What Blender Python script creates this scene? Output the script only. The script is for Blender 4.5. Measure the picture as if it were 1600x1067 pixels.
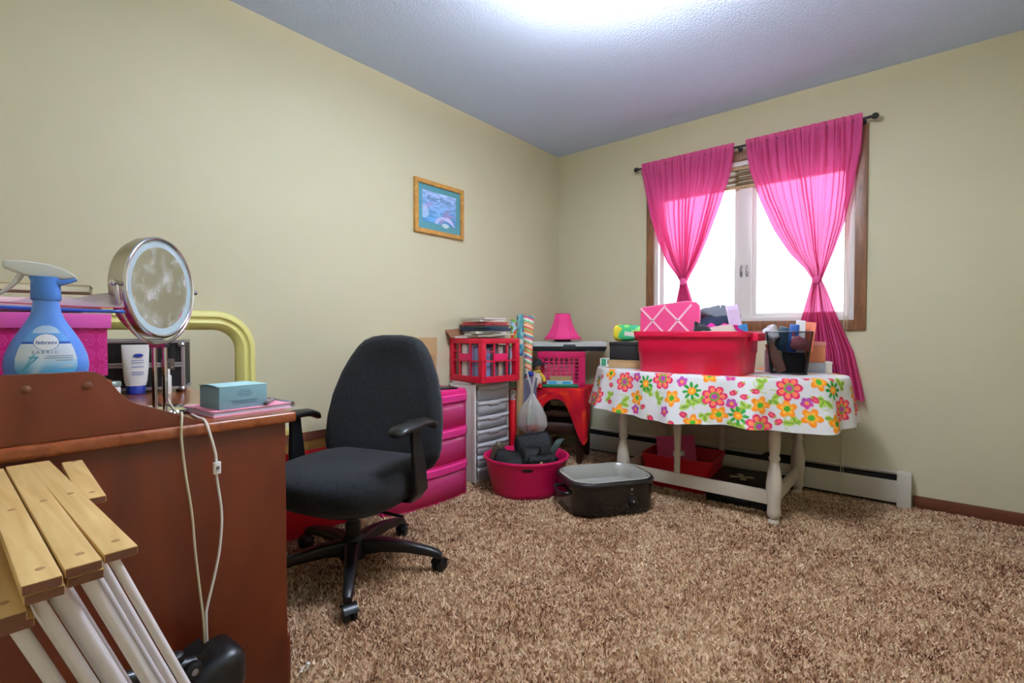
import bpy, bmesh, math, random
import numpy as np
from mathutils import Vector, Matrix, Euler

for o in list(bpy.data.objects): bpy.data.objects.remove(o)
S = bpy.context.scene
COL = S.collection
R = math.radians
random.seed(7); RNG = np.random.default_rng(7)

# ---------------------------------------------------------------- camera, world, exposure
cam = bpy.data.cameras.new('camera'); cam.sensor_width = 36; cam.lens = 764/1600*36; cam.clip_start = .02
camo = bpy.data.objects.new('camera', cam); COL.objects.link(camo)
camo.location = (2.38, -3.46, .97)
camo.rotation_euler = (R(90-1.237), 0, R(39.9))
S.camera = camo
S.view_settings.view_transform = 'Standard'
try: S.view_settings.look = 'None'
except Exception: pass
S.view_settings.exposure = 0.05; S.view_settings.gamma = 1; S.view_settings.use_curve_mapping = False
w = bpy.data.worlds.new('sky'); S.world = w; w.use_nodes = True
bg = w.node_tree.nodes['Background']; bg.inputs[0].default_value = (.86, .94, 1, 1); bg.inputs[1].default_value = 5.0
LAMP_EMIT = 78.0

# ---------------------------------------------------------------- helpers
def lin(c):
    f = lambda v: v/12.92 if v <= .04045 else ((v+.055)/1.055)**2.4
    return tuple(f(x/255.) for x in c)
def linA(a):
    a = np.asarray(a, float)/255.
    return np.where(a <= .04045, a/12.92, ((a+.055)/1.055)**2.4)
MATS = {}
def M(name, rgb, rough=.55, metal=0, bump=None, vary=None, spec=.5, trans=0, sheen=0, coat=0, emit=0, alpha=1):
    if name in MATS: return MATS[name]
    m = bpy.data.materials.new(name); m.use_nodes = True; n = m.node_tree; b = n.nodes['Principled BSDF']
    c = lin(rgb); b.inputs['Base Color'].default_value = (*c, 1); b.inputs['Roughness'].default_value = rough
    b.inputs['Metallic'].default_value = metal; b.inputs['Specular IOR Level'].default_value = spec
    b.inputs['Transmission Weight'].default_value = trans; b.inputs['Sheen Weight'].default_value = sheen
    b.inputs['Coat Weight'].default_value = coat; b.inputs['Alpha'].default_value = alpha
    if emit:
        b.inputs['Emission Color'].default_value = (*c, 1); b.inputs['Emission Strength'].default_value = emit
    if bump or vary: tc = n.nodes.new('ShaderNodeTexCoord')
    if vary:
        t = n.nodes.new('ShaderNodeTexNoise'); t.inputs['Scale'].default_value = vary[0]; t.inputs['Detail'].default_value = 5
        r = n.nodes.new('ShaderNodeValToRGB'); r.color_ramp.elements[0].position = .3; r.color_ramp.elements[1].position = .7
        r.color_ramp.elements[0].color = (*[x*(1-vary[1]) for x in c], 1); r.color_ramp.elements[1].color = (*[min(1, x*(1+vary[1])) for x in c], 1)
        n.links.new(tc.outputs['Object'], t.inputs['Vector']); n.links.new(t.outputs['Fac'], r.inputs['Fac']); n.links.new(r.outputs['Color'], b.inputs['Base Color'])
    if bump:
        t = n.nodes.new('ShaderNodeTexNoise'); t.inputs['Scale'].default_value = bump[0]; t.inputs['Detail'].default_value = 3
        u = n.nodes.new('ShaderNodeBump'); u.inputs['Strength'].default_value = bump[1]; u.inputs['Distance'].default_value = bump[2] if len(bump) > 2 else .002
        n.links.new(tc.outputs['Object'], t.inputs['Vector']); n.links.new(t.outputs['Fac'], u.inputs['Height']); n.links.new(u.outputs['Normal'], b.inputs['Normal'])
    MATS[name] = m; return m
def wood(name, c1, c2, scale=(1.2, 14, 14), rough=.35, coat=0):
    m = bpy.data.materials.new(name); m.use_nodes = True; n = m.node_tree; b = n.nodes['Principled BSDF']
    tc = n.nodes.new('ShaderNodeTexCoord'); mp = n.nodes.new('ShaderNodeMapping'); mp.inputs['Scale'].default_value = scale
    t = n.nodes.new('ShaderNodeTexNoise'); t.inputs['Scale'].default_value = 3; t.inputs['Detail'].default_value = 8; t.inputs['Distortion'].default_value = 1.2
    r = n.nodes.new('ShaderNodeValToRGB'); r.color_ramp.elements[0].position = .32; r.color_ramp.elements[1].position = .68
    r.color_ramp.elements[0].color = (*lin(c1), 1); r.color_ramp.elements[1].color = (*lin(c2), 1)
    n.links.new(tc.outputs['Object'], mp.inputs['Vector']); n.links.new(mp.outputs['Vector'], t.inputs['Vector'])
    n.links.new(t.outputs['Fac'], r.inputs['Fac']); n.links.new(r.outputs['Color'], b.inputs['Base Color'])
    b.inputs['Roughness'].default_value = rough; b.inputs['Coat Weight'].default_value = coat; b.inputs['Coat Roughness'].default_value = .2
    MATS[name] = m; return m
def painted_mat(name, rough=.6, spec=.4, metal=0):
    m = bpy.data.materials.new(name); m.use_nodes = True; n = m.node_tree; b = n.nodes['Principled BSDF']
    a = n.nodes.new('ShaderNodeAttribute'); a.attribute_name = 'Col'
    n.links.new(a.outputs['Color'], b.inputs['Base Color']); b.inputs['Roughness'].default_value = rough; b.inputs['Specular IOR Level'].default_value = spec
    b.inputs['Metallic'].default_value = metal
    MATS[name] = m; return m
def sheer(name, rgb, clear=.35, translucent=.5, tint=None, gloss=0):
    "thin cloth or film: part of the light passes straight, part is scattered"
    m = bpy.data.materials.new(name); m.use_nodes = True; n = m.node_tree; n.nodes.clear()
    out = n.nodes.new('ShaderNodeOutputMaterial'); d = n.nodes.new('ShaderNodeBsdfDiffuse'); t = n.nodes.new('ShaderNodeBsdfTranslucent'); p = n.nodes.new('ShaderNodeBsdfTransparent')
    c = (*lin(rgb), 1); d.inputs[0].default_value = c; t.inputs[0].default_value = c; p.inputs[0].default_value = (*lin(tint or rgb), 1)
    a = n.nodes.new('ShaderNodeMixShader'); a.inputs[0].default_value = translucent; n.links.new(d.outputs[0], a.inputs[1]); n.links.new(t.outputs[0], a.inputs[2])
    e = n.nodes.new('ShaderNodeMixShader'); e.inputs[0].default_value = clear; n.links.new(a.outputs[0], e.inputs[1]); n.links.new(p.outputs[0], e.inputs[2])
    last = e
    if gloss:
        g = n.nodes.new('ShaderNodeBsdfGlossy'); g.inputs['Roughness'].default_value = .12
        f = n.nodes.new('ShaderNodeMixShader'); f.inputs[0].default_value = gloss; n.links.new(e.outputs[0], f.inputs[1]); n.links.new(g.outputs[0], f.inputs[2]); last = f
    n.links.new(last.outputs[0], out.inputs[0]); MATS[name] = m; return m

class G:
    def __init__(s): s.v = []; s.f = []
    def add(s, v, f, m=None):
        o = len(s.v)
        s.v += [tuple(m @ Vector(p)) if m is not None else tuple(p) for p in v]
        s.f += [tuple(i+o for i in q) for q in f]; return s
    def box(s, x0, x1, y0, y1, z0, z1, m=None):
        v = [(x0,y0,z0),(x1,y0,z0),(x1,y1,z0),(x0,y1,z0),(x0,y0,z1),(x1,y0,z1),(x1,y1,z1),(x0,y1,z1)]
        return s.add(v, [(3,2,1,0),(4,5,6,7),(0,1,5,4),(1,2,6,5),(2,3,7,6),(3,0,4,7)], m)
    def cbox(s, c, d, m=None):
        return s.box(c[0]-d[0]/2, c[0]+d[0]/2, c[1]-d[1]/2, c[1]+d[1]/2, c[2]-d[2]/2, c[2]+d[2]/2, m)
    def loft(s, rings, cap=(1, 1), closed=True, m=None):
        n = len(rings[0]); v = [p for r in rings for p in r]; f = []
        for k in range(len(rings)-1):
            for i in range(n if closed else n-1):
                j = (i+1) % n; f.append((k*n+i, k*n+j, (k+1)*n+j, (k+1)*n+i))
        if cap[0]: f.append(tuple(reversed(range(n))))
        if cap[1]: f.append(tuple((len(rings)-1)*n+i for i in range(n)))
        return s.add(v, f, m)
    def tube(s, pts, r, n=8, cap=True, loop=False):
        P = [Vector(p) for p in pts]; N = len(P); rr = r if isinstance(r, (list, tuple)) else [r]*N
        rings = []; up = None
        for i in range(N):
            if loop: t = P[(i+1) % N]-P[i-1]
            else: t = P[min(i+1, N-1)]-P[max(i-1, 0)]
            t.normalize()
            if up is None: up = Vector((0,0,1)) if abs(t.z) < .9 else Vector((1,0,0))
            a = up-t*up.dot(t)
            if a.length < 1e-5: a = t.orthogonal()
            a.normalize(); up = a; b = t.cross(a)
            rings.append([tuple(P[i]+(a*math.cos(2*math.pi*k/n)+b*math.sin(2*math.pi*k/n))*rr[i]) for k in range(n)])
        if loop: rings.append(rings[0])
        return s.loft(rings, (cap and not loop, cap and not loop))
    def lathe(s, prof, n=32, m=None, cap=(1, 1)):
        return s.loft([[(r*math.cos(2*math.pi*k/n), r*math.sin(2*math.pi*k/n), z) for k in range(n)] for r, z in prof], cap, True, m)
    def prism(s, pts, h0, h1, m=None):
        n = len(pts); v = [(p[0], p[1], h0) for p in pts]+[(p[0], p[1], h1) for p in pts]
        f = [tuple(reversed(range(n))), tuple(range(n, 2*n))]+[(i, (i+1) % n, n+(i+1) % n, n+i) for i in range(n)]
        return s.add(v, f, m)
    def grid(s, fn, nu, nv, m=None):
        v = [fn(i/nu, j/nv) for j in range(nv+1) for i in range(nu+1)]
        return s.add(v, [(j*(nu+1)+i, j*(nu+1)+i+1, (j+1)*(nu+1)+i+1, (j+1)*(nu+1)+i) for j in range(nv) for i in range(nu)], m)
def rrect(w, d, r, n=5, z=0, cx=0, cy=0):
    r = min(r, w/2-1e-4, d/2-1e-4); o = []
    for k, (sx, sy) in enumerate(((1,1),(-1,1),(-1,-1),(1,-1))):
        for i in range(n+1):
            a = math.pi/2*(k+i/n); o.append((cx+sx*(w/2-r)+r*math.cos(a), cy+sy*(d/2-r)+r*math.sin(a), z))
    return o
def crumple(g, amp, freq, seed=0):
    r = random.Random(seed); W_ = [(Vector([r.uniform(-1, 1) for _ in range(3)]).normalized()*freq*r.uniform(.6, 1.8), r.uniform(0, 6.3), Vector([r.uniform(-1, 1) for _ in range(3)])) for _ in range(9)]
    def f(p):
        p = Vector(p); d = Vector((0, 0, 0))
        for k, ph, dr in W_: d += dr*math.sin(k.dot(p)+ph)
        return tuple(p+d*amp/3)
    g.v = [f(p) for p in g.v]; return g
def densify(rings, n=4):
    o = []
    for a, b in zip(rings, rings[1:]):
        for k in range(n): o.append([tuple(Vector(p).lerp(Vector(q), k/n)) for p, q in zip(a, b)])
    return o+[rings[-1]]
def T(x=0, y=0, z=0, rx=0, ry=0, rz=0): return Matrix.Translation((x, y, z)) @ Euler((R(rx), R(ry), R(rz))).to_matrix().to_4x4()

def O(name, g, mat, parent=None, loc=None, rot=None, bevel=0, smooth=40, seg=2, solid=0):
    me = bpy.data.meshes.new(name); me.from_pydata(g.v, [], g.f)
    bm = bmesh.new(); bm.from_mesh(me)
    bmesh.ops.recalc_face_normals(bm, faces=bm.faces)
    if bevel:
        es = [e for e in bm.edges if len(e.link_faces) == 2 and e.calc_face_angle(0) > .5]
        bmesh.ops.bevel(bm, geom=es, offset=bevel, segments=seg, affect='EDGES', clamp_overlap=True, profile=.6)
    bm.to_mesh(me); bm.free()
    if smooth:
        me.polygons.foreach_set('use_smooth', [True]*len(me.polygons)); me.set_sharp_from_angle(angle=R(smooth))
    me.materials.append(MATS[mat] if isinstance(mat, str) else mat)
    o = bpy.data.objects.new(name, me); COL.objects.link(o)
    if parent: o.parent = parent
    if loc: o.location = loc
    if rot: o.rotation_euler = tuple(R(a) for a in rot)
    if solid:
        md = o.modifiers.new('thick', 'SOLIDIFY'); md.thickness = solid; md.offset = 0
    return o
def tag(o, label=None, cat=None, group=None, kind=None):
    if label: o['label'] = label
    if cat: o['category'] = cat
    if group: o['group'] = group
    if kind: o['kind'] = kind
    return o
def thing(name, label, cat, loc=(0,0,0), rz=0, group=None):
    o = bpy.data.objects.new(name, None); COL.objects.link(o); o.location = loc; o.rotation_euler = (0, 0, R(rz)); o.empty_display_size = .05
    return tag(o, label, cat, group)
def struct(name, g, mat, **k): return tag(O(name, g, mat, **k), kind='structure')
def painted(name, nu, nv, pos, col, mat, parent=None, loc=None, rot=None, flat=False):
    "a fine grid whose print is given per vertex (flat print on cloth, paper, labels)"
    U, V = np.meshgrid(np.linspace(0, 1, nu+1), np.linspace(0, 1, nv+1)); U = U.ravel(); V = V.ravel()
    P = np.stack(pos(U, V), 1); C = col(U, V)
    idx = np.arange((nu+1)*(nv+1)).reshape(nv+1, nu+1)
    q = np.stack([idx[:-1,:-1], idx[:-1,1:], idx[1:,1:], idx[1:,:-1]], -1).reshape(-1, 4)
    me = bpy.data.meshes.new(name); me.vertices.add(len(P)); me.vertices.foreach_set('co', P.astype(np.float32).ravel())
    me.loops.add(q.size); me.loops.foreach_set('vertex_index', q.ravel().astype(np.int32))
    me.polygons.add(len(q)); me.polygons.foreach_set('loop_start', (np.arange(len(q))*4).astype(np.int32))
    me.update(calc_edges=True); me.validate()
    a = me.attributes.new('Col', 'FLOAT_COLOR', 'POINT'); L = np.concatenate([linA(C), np.ones((len(C), 1))], 1)
    a.data.foreach_set('color', L.astype(np.float32).ravel())
    me.polygons.foreach_set('use_smooth', [True]*len(me.polygons)); me.materials.append(MATS[mat] if isinstance(mat, str) else mat)
    o = bpy.data.objects.new(name, me); COL.objects.link(o)
    if parent: o.parent = parent
    if loc: o.location = loc
    if rot: o.rotation_euler = tuple(R(x) for x in rot)
    return o
def text(name, s, size, mat, parent, fn, shear=0, bold=0, sx=1.0):
    "lettering as a mesh; fn maps the flat glyph plane to the surface that carries it"
    cu = bpy.data.curves.new('glyphs', 'FONT'); cu.body = s; cu.size = size; cu.align_x = 'CENTER'; cu.align_y = 'CENTER'; cu.shear = shear; cu.offset = bold; cu.resolution_u = 3
    ob = bpy.data.objects.new('glyphs', cu); COL.objects.link(ob); bpy.context.view_layer.update()
    me = bpy.data.meshes.new_from_object(ob.evaluated_get(bpy.context.evaluated_depsgraph_get()))
    bpy.data.objects.remove(ob); bpy.data.curves.remove(cu)
    for v in me.vertices: v.co = fn(v.co.x*sx, v.co.y)
    me.name = name; me.materials.clear(); me.materials.append(MATS[mat] if isinstance(mat, str) else mat)
    o = bpy.data.objects.new(name, me); COL.objects.link(o); o.parent = parent; return o
def vnoise(x, y, cell, seed=0):
    r = np.random.default_rng(seed).random((256, 256)); gx = x/cell; gy = y/cell
    i = np.floor(gx).astype(int); j = np.floor(gy).astype(int); fx = gx-i; fy = gy-j; fx = fx*fx*(3-2*fx); fy = fy*fy*(3-2*fy)
    a = r[i % 256, j % 256]; b = r[(i+1) % 256, j % 256]; c = r[i % 256, (j+1) % 256]; d = r[(i+1) % 256, (j+1) % 256]
    return (a*(1-fx)+b*fx)*(1-fy)+(c*(1-fx)+d*fx)*fy

# ---------------------------------------------------------------- materials
M('wall_paint', (203, 196, 164), .62, bump=(170, .25, .002), vary=(1.2, .03), spec=.3)
M('ceiling_paint', (205, 223, 255), .85, bump=(105, .55, .008), spec=.1)
M('white_vinyl', (226, 224, 220), .35)
M('heater_white', (206, 200, 186), .4)
M('black_slot', (12, 12, 14), .7)
wood('oak_trim', (92, 56, 32), (140, 92, 56), (18, 18, 1.5), .4)
wood('base_wood', (84, 42, 26), (112, 60, 38), (2, 30, 30), .4)
wood('desk_wood', (84, 28, 6), (108, 42, 11), (6, 2, .7), .38, .08)
wood('desk_top_wood', (120, 56, 22), (150, 78, 38), (2, 8, 8), .24, .3)
wood('rack_wood', (190, 150, 88), (214, 178, 116), (1, 14, 14), .6)
M('end_grain', (120, 78, 58), .8, bump=(300, .3))
wood('dark_wood', (38, 20, 12), (62, 34, 20), (3, 12, 12), .4)
wood('frame_wood', (172, 118, 48), (206, 156, 78), (3, 12, 12), .4)
M('black_plastic', (16, 17, 19), .38)
M('black_matte', (14, 14, 15), .7)
M('black_cloth', (20, 21, 23), .9, bump=(220, .5, .003), sheen=.2)
M('chair_fabric', (31, 32, 35), .95, bump=(420, .6, .002), vary=(70, .35), sheen=.08, spec=.25)
M('chrome', (215, 215, 218), .1, 1)
M('steel', (160, 160, 165), .3, 1)
M('mirror', (235, 238, 236), .02, 1)
M('smudged', (235, 238, 236), .02, 1)
def smudge():
    m = MATS['smudged']; n = m.node_tree; b = n.nodes['Principled BSDF']; out = n.nodes['Material Output']
    tc = n.nodes.new('ShaderNodeTexCoord'); t = n.nodes.new('ShaderNodeTexNoise'); t.inputs['Scale'].default_value = 24; t.inputs['Detail'].default_value = 6
    r = n.nodes.new('ShaderNodeValToRGB'); r.color_ramp.elements[0].position = .47; r.color_ramp.elements[0].color = (0, 0, 0, 1); r.color_ramp.elements[1].position = .7; r.color_ramp.elements[1].color = (.42, .42, .42, 1)
    d = n.nodes.new('ShaderNodeBsdfDiffuse'); d.inputs[0].default_value = (.8, .82, .84, 1); x = n.nodes.new('ShaderNodeMixShader')
    n.links.new(tc.outputs['Object'], t.inputs['Vector']); n.links.new(t.outputs['Fac'], r.inputs['Fac']); n.links.new(r.outputs['Color'], x.inputs[0])
    n.links.new(b.outputs[0], x.inputs[1]); n.links.new(d.outputs[0], x.inputs[2]); n.links.new(x.outputs[0], out.inputs[0])
smudge()
M('frosted', (172, 190, 196), .5)
M('white_plastic', (232, 232, 228), .4)
M('white_paint', (206, 196, 180), .5, bump=(60, .15))
M('paper', (226, 222, 210), .8)
M('kraft', (176, 142, 98), .85, vary=(8, .08))
M('cord_white', (224, 222, 214), .5)
M('cord_beige', (196, 190, 160), .5)
M('hot_pink', (226, 44, 128), .4)
M('crimson', (208, 14, 60), .38)
M('tub_pink', (206, 12, 84), .42)
M('red_plastic', (196, 12, 34), .4)
M('cream', (222, 216, 168), .5)
M('yellow_paint', (226, 218, 132), .45)

# ================================================================ the room
RX, RY, RH = 3.05, -3.70, 2.44
struct('floor', G().box(-.1, RX+.1, RY-.1, .14, -.1, 0), M('carpet_back', (178, 146, 116), .95))
struct('ceiling', G().box(-.1, RX+.1, RY-.1, .14, RH, RH+.1), 'ceiling_paint')
struct('wall_left', G().box(-.1, 0, RY-.1, .14, 0, RH), 'wall_paint')
struct('wall_right', G().box(RX, RX+.1, RY-.1, .14, 0, RH), 'wall_paint')
struct('wall_back', G().box(0, RX, RY-.1, RY, 0, RH), 'wall_paint')
WX0, WX1, WZ0, WZ1 = .86, 2.08, 1.035, 2.09
g = G().box(0, WX0, 0, .14, 0, RH).box(WX1, RX, 0, .14, 0, RH).box(WX0, WX1, 0, .14, 0, WZ0).box(WX0, WX1, 0, .14, WZ1, RH)
struct('wall_window', g, 'wall_paint')
struct('baseboard_window', G().box(2.36, RX, -.012, 0, 0, .07), 'base_wood', bevel=.003)
struct('baseboard_left', G().box(0, .012, RY, 0, 0, .07), 'base_wood', bevel=.003)
struct('baseboard_right', G().box(RX-.012, RX, RY, -.012, 0, .07), 'base_wood', bevel=.003)

# carpet pile: blades of yarn over the seen floor
def carpet():
    x0, x1, y0, y1 = 0.02, RX-.02, -3.4, -.02
    n = 330000
    x = RNG.uniform(x0, x1, n); y = RNG.uniform(y0, y1, n)
    d = (x-2.38)*-.6414+(y+3.46)*.7672
    k = (d > .95) & ~((x < 1.075) & (y < -2.83)); x = x[k]; y = y[k]; d = d[k]; n = len(x)
    a = RNG.uniform(0, 2*math.pi, n); wd = RNG.uniform(.0022, .0042, n)*np.clip(d/2.2, .75, 1.5); h = RNG.uniform(.006, .0135, n)
    cl = vnoise(x, y, .035, 1); h *= .75+.5*cl
    la = RNG.uniform(0, 2*math.pi, n); ll = RNG.uniform(.001, .014, n)
    dx, dy = np.cos(a)*wd, np.sin(a)*wd; tx, ty = x+np.cos(la)*ll, y+np.sin(la)*ll
    P = np.zeros((n, 4, 3)); z = np.zeros(n)-.001
    P[:,0] = np.stack([x-dx, y-dy, z], 1); P[:,1] = np.stack([x+dx, y+dy, z], 1)
    P[:,2] = np.stack([tx+dx*.6, ty+dy*.6, h], 1); P[:,3] = np.stack([tx-dx*.6, ty-dy*.6, h], 1)
    me = bpy.data.meshes.new('carpet_pile'); me.vertices.add(4*n); me.vertices.foreach_set('co', P.astype(np.float32).ravel())
    me.loops.add(4*n); me.loops.foreach_set('vertex_index', np.arange(4*n, dtype=np.int32))
    me.polygons.add(n); me.polygons.foreach_set('loop_start', (np.arange(n)*4).astype(np.int32)); me.update(calc_edges=True)
    t = RNG.random(n)*.55+vnoise(x, y, .022, 2)*.25+vnoise(x, y, .16, 3)*.2
    ramp = np.array([(112, 72, 54), (178, 135, 106), (212, 176, 142), (226, 199, 165), (238, 219, 189)], float)
    s = np.clip((t-.15)/.7, 0, .9999)*4; i = s.astype(int); f = (s-i)[:,None]; c = ramp[i]*(1-f)+ramp[i+1]*f
    L = np.concatenate([linA(c), np.ones((n, 1))], 1); L = np.repeat(L, 4, 0)
    at = me.attributes.new('Col', 'FLOAT_COLOR', 'POINT'); at.data.foreach_set('color', L.astype(np.float32).ravel())
    me.materials.append(painted_mat('yarn', .95, .1))
    o = bpy.data.objects.new('carpet_pile', me); COL.objects.link(o)
    tag(o, 'tan and brown shag carpet pile covering the floor', 'carpet', kind='stuff')
carpet()

# ---------------------------------------------------------------- window
win = bpy.data.objects.new('window_1', None); COL.objects.link(win); win.location = (1.47, 0, WZ0); tag(win, kind='structure')
wi = Matrix.Translation((-1.47, 0, -WZ0))
def wpart(name, g, mat, parent=win, **k):
    g.v = [tuple(wi @ Vector(p)) for p in g.v]; return O(name, g, mat, parent, **k)
cx0, cx1, cz0, cz1 = .803, 2.137, .977, 2.15
wpart('casing', G().box(cx0, WX0, -.018, 0, cz0, cz1), 'oak_trim', bevel=.004)
wpart('casing', G().box(WX1, cx1, -.018, 0, cz0, cz1), 'oak_trim', bevel=.004)
wpart('casing', G().box(WX0, WX1, -.018, 0, WZ1, cz1), 'oak_trim', bevel=.004)
wpart('casing', G().box(WX0, WX1, -.022, 0, cz0, WZ0), 'oak_trim', bevel=.004)
g = G()
for a, b in ((WX0, WX0+.028), (WX1-.028, WX1)): g.box(a, b, .004, .12, WZ0, WZ1)
g.box(WX0+.028, WX1-.028, .004, .12, WZ0, WZ0+.026); g.box(WX0+.028, WX1-.028, .004, .12, WZ1-.03, WZ1)
wpart('window_frame', g, 'white_vinyl', bevel=.003)
wpart('mullion', G().box(1.432, 1.518, .03, .12, WZ0+.026, WZ1-.03), 'white_vinyl', bevel=.004)
glass = bpy.data.materials.new('window_glass'); glass.use_nodes = True; n = glass.node_tree; n.nodes.clear()
a = n.nodes.new('ShaderNodeOutputMaterial'); b = n.nodes.new('ShaderNodeBsdfTransparent'); c = n.nodes.new('ShaderNodeBsdfGlossy'); c.inputs['Roughness'].default_value = .02
d = n.nodes.new('ShaderNodeMixShader'); d.inputs[0].default_value = .05; n.links.new(b.outputs[0], d.inputs[1]); n.links.new(c.outputs[0], d.inputs[2]); n.links.new(d.outputs[0], a.inputs[0])
for a, b in ((WX0+.028, 1.432), (1.518, WX1-.028)):
    g = G(); z0, z1 = WZ0+.026, WZ1-.03; w_ = .026
    g.box(a, a+w_, .05, .1, z0, z1).box(b-w_, b, .05, .1, z0, z1).box(a+w_, b-w_, .05, .1, z0, z0+w_).box(a+w_, b-w_, .05, .1, z1-w_, z1)
    s_ = wpart('sash', g, 'white_vinyl', bevel=.003)
    O('pane', G().box(a+w_-1.47, b-w_-1.47, .072, .078, z0+w_-WZ0, z1-w_-WZ0), glass, s_)
for k, x in enumerate((1.455, 1.492)):
    p = [(x, .03-.02*math.sin(math.pi*t/8), 1.33+.075*t/8) for t in range(9)]
    wpart('lock_lever', G().tube(p, .005, 8).box(x-.008, x+.008, .022, .03, 1.335, 1.365), 'steel')
# raised wooden blind
bl = thing('window_blind', 'raised wood slat blind bunched at the top of the window', 'blind', (1.47, .03, 1.92))
wood('blind_wood', (150, 128, 84), (186, 166, 118), (2, 12, 12), .5)
O('headrail', G().box(-.575, .575, -.02, .02, .115, .138), 'blind_wood', bl, bevel=.002)
for k in range(8):
    O('slat', G().box(-.572, .572, -.021, .021, -.0014, .0014, T(0, 0, .022+k*.0118, rx=8*math.sin(k*2.1))), 'blind_wood', bl)
O('bottom_rail', G().box(-.575, .575, -.019, .019, -.002, .014), 'blind_wood', bl, bevel=.003)
for x in (-.4, .0, .4): O('ladder_cord', G().tube([(x, -.022, .0), (x, -.022, .12)], .0012, 6), 'cord_beige', bl)
cd = [(2.033, -.012-.012*min(1, t/4), 1.93-t*.1) for t in range(19)]+[(2.036, -.085, .075), (2.04, -.098, .03)]
cd[17] = (2.034, -.05, .24); cd[18] = (2.035, -.083, .16)
tag(O('blind_cord', G().tube(cd, .0022, 6).tube([(x+.014+.004*math.sin(i), y, z) for i, (x, y, z) in enumerate(cd[:-1])], .0016, 6), 'cord_beige'), 'thin beige pull cord hanging down past the window corner to the heater', 'cord')

# curtain rod
rod = thing('curtain_rod', 'thin black curtain rod with ball ends over the window', 'curtain rod', (1.455, -.06, 2.165))
O('rod', G().tube([(-.69, 0, 0), (.69, 0, 0)], .007, 10), 'black_plastic', rod)
for s in (-1, 1):
    O('finial', G().lathe([(.002, -.02), (.012, -.016), (.018, -.004), (.016, .008), (.008, .016), (.009, .028), (.008, .03)], 14, T(s*.712, 0, 0, ry=90*-s)), 'black_plastic', rod)
for x in (-.66, .0, .66):
    O('bracket', G().tube([(x, .056, -.02), (x, .03, -.02), (x, .005, -.012), (x, -.004, -.008)], .005, 8).cbox((x, .057, -.02), (.022, .006, .06)), 'black_plastic', rod)

# tied sheer curtains
sheer('pink_sheer', (236, 98, 162), .19, .30, (255, 150, 205))
def curtain(label, xl, xr, xk, zk, keys, folds, seed):
    rnd = random.Random(seed); ph = [rnd.uniform(0, 6.28) for _ in range(6)]
    zt = 2.183
    def fn(u, v):
        # keys: (z, left x, right x, fold depth)
        z = keys[0][0]+(keys[-1][0]-keys[0][0])*v
        for a, b in zip(keys, keys[1:]):
            if a[0] >= z >= b[0]-1e-6: break
        t = (a[0]-z)/(a[0]-b[0]); t = min(max(t, 0), 1)
        xa = a[1]+(b[1]-a[1])*t; xb = a[2]+(b[2]-a[2])*t; dp = a[3]+(b[3]-a[3])*t; yo = a[4]+(b[4]-a[4])*t
        w_ = u+(1.5/(2*math.pi*folds))*math.sin(2*math.pi*folds*u+ph[2]+.5*math.sin(z*4+ph[3])+1.3)*min(1, (2.17-z)*6+.35)+.02*math.sin(u*17+ph[0]+z*3)
        f = math.sin(2*math.pi*folds*u+ph[2]+.5*math.sin(z*4+ph[3]))+.45*math.sin(2*math.pi*folds*1.73*u+ph[4]-z*2)
        return (xa+(xb-xa)*w_, yo+dp*f, z+(.010*math.sin(u*9+ph[5]) if v > .97 else 0))
    o = O('curtain', G().grid(fn, 420, 120), 'pink_sheer', smooth=180)
    return tag(o, label, 'curtain', 'tied pink sheer curtains')
curtain('pink sheer curtain tied in a knot above the memo board', .775, 1.44, 1.097, 1.32,
  [(2.195, .775, 1.436, .004, -.074), (2.14, .775, 1.432, .007, -.07), (2.0, .80, 1.405, .014, -.055), (1.8, .845, 1.335, .017, -.05), (1.6, .92, 1.255, .02, -.048), (1.45, .99, 1.185, .021, -.046), (1.36, 1.055, 1.135, .017, -.046), (1.315, 1.078, 1.114, .013, -.046), (1.27, 1.072, 1.125, .014, -.046), (1.15, 1.05, 1.16, .018, -.046), (.78, .98, 1.22, .022, -.05)], 17, 3)
curtain('longer pink sheer curtain tied in a knot and falling behind the table at right', 1.485, 2.113, 1.898, 1.28,
  [(2.195, 1.485, 2.113, .004, -.074), (2.14, 1.487, 2.113, .007, -.07), (2.0, 1.505, 2.105, .014, -.055), (1.8, 1.57, 2.075, .017, -.05), (1.6, 1.66, 2.035, .02, -.048), (1.45, 1.75, 1.985, .021, -.046), (1.34, 1.84, 1.945, .018, -.046), (1.275, 1.878, 1.922, .014, -.046), (1.22, 1.865, 1.945, .015, -.046), (1.05, 1.825, 2.0, .02, -.045), (.85, 1.79, 2.075, .024, -.045), (.58, 1.77, 2.13, .026, -.05)], 17, 8)
for x, z in ((1.096, 1.315), (1.9, 1.275)):
    g = G().lathe([(.004, -.026), (.016, -.022), (.021, -.008), (.021, .008), (.016, .022), (.004, .026)], 18)
    o = O('curtain_knot', g, M('pink_knot', (232, 92, 156), .8), loc=(x, -.058, z), rot=(0, 12, 0))
    tag(o, 'bunched pink knot of the curtain '+('above the memo board' if x < 1.5 else 'nearer the right window edge'), 'knot', 'curtain knots')

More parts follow.
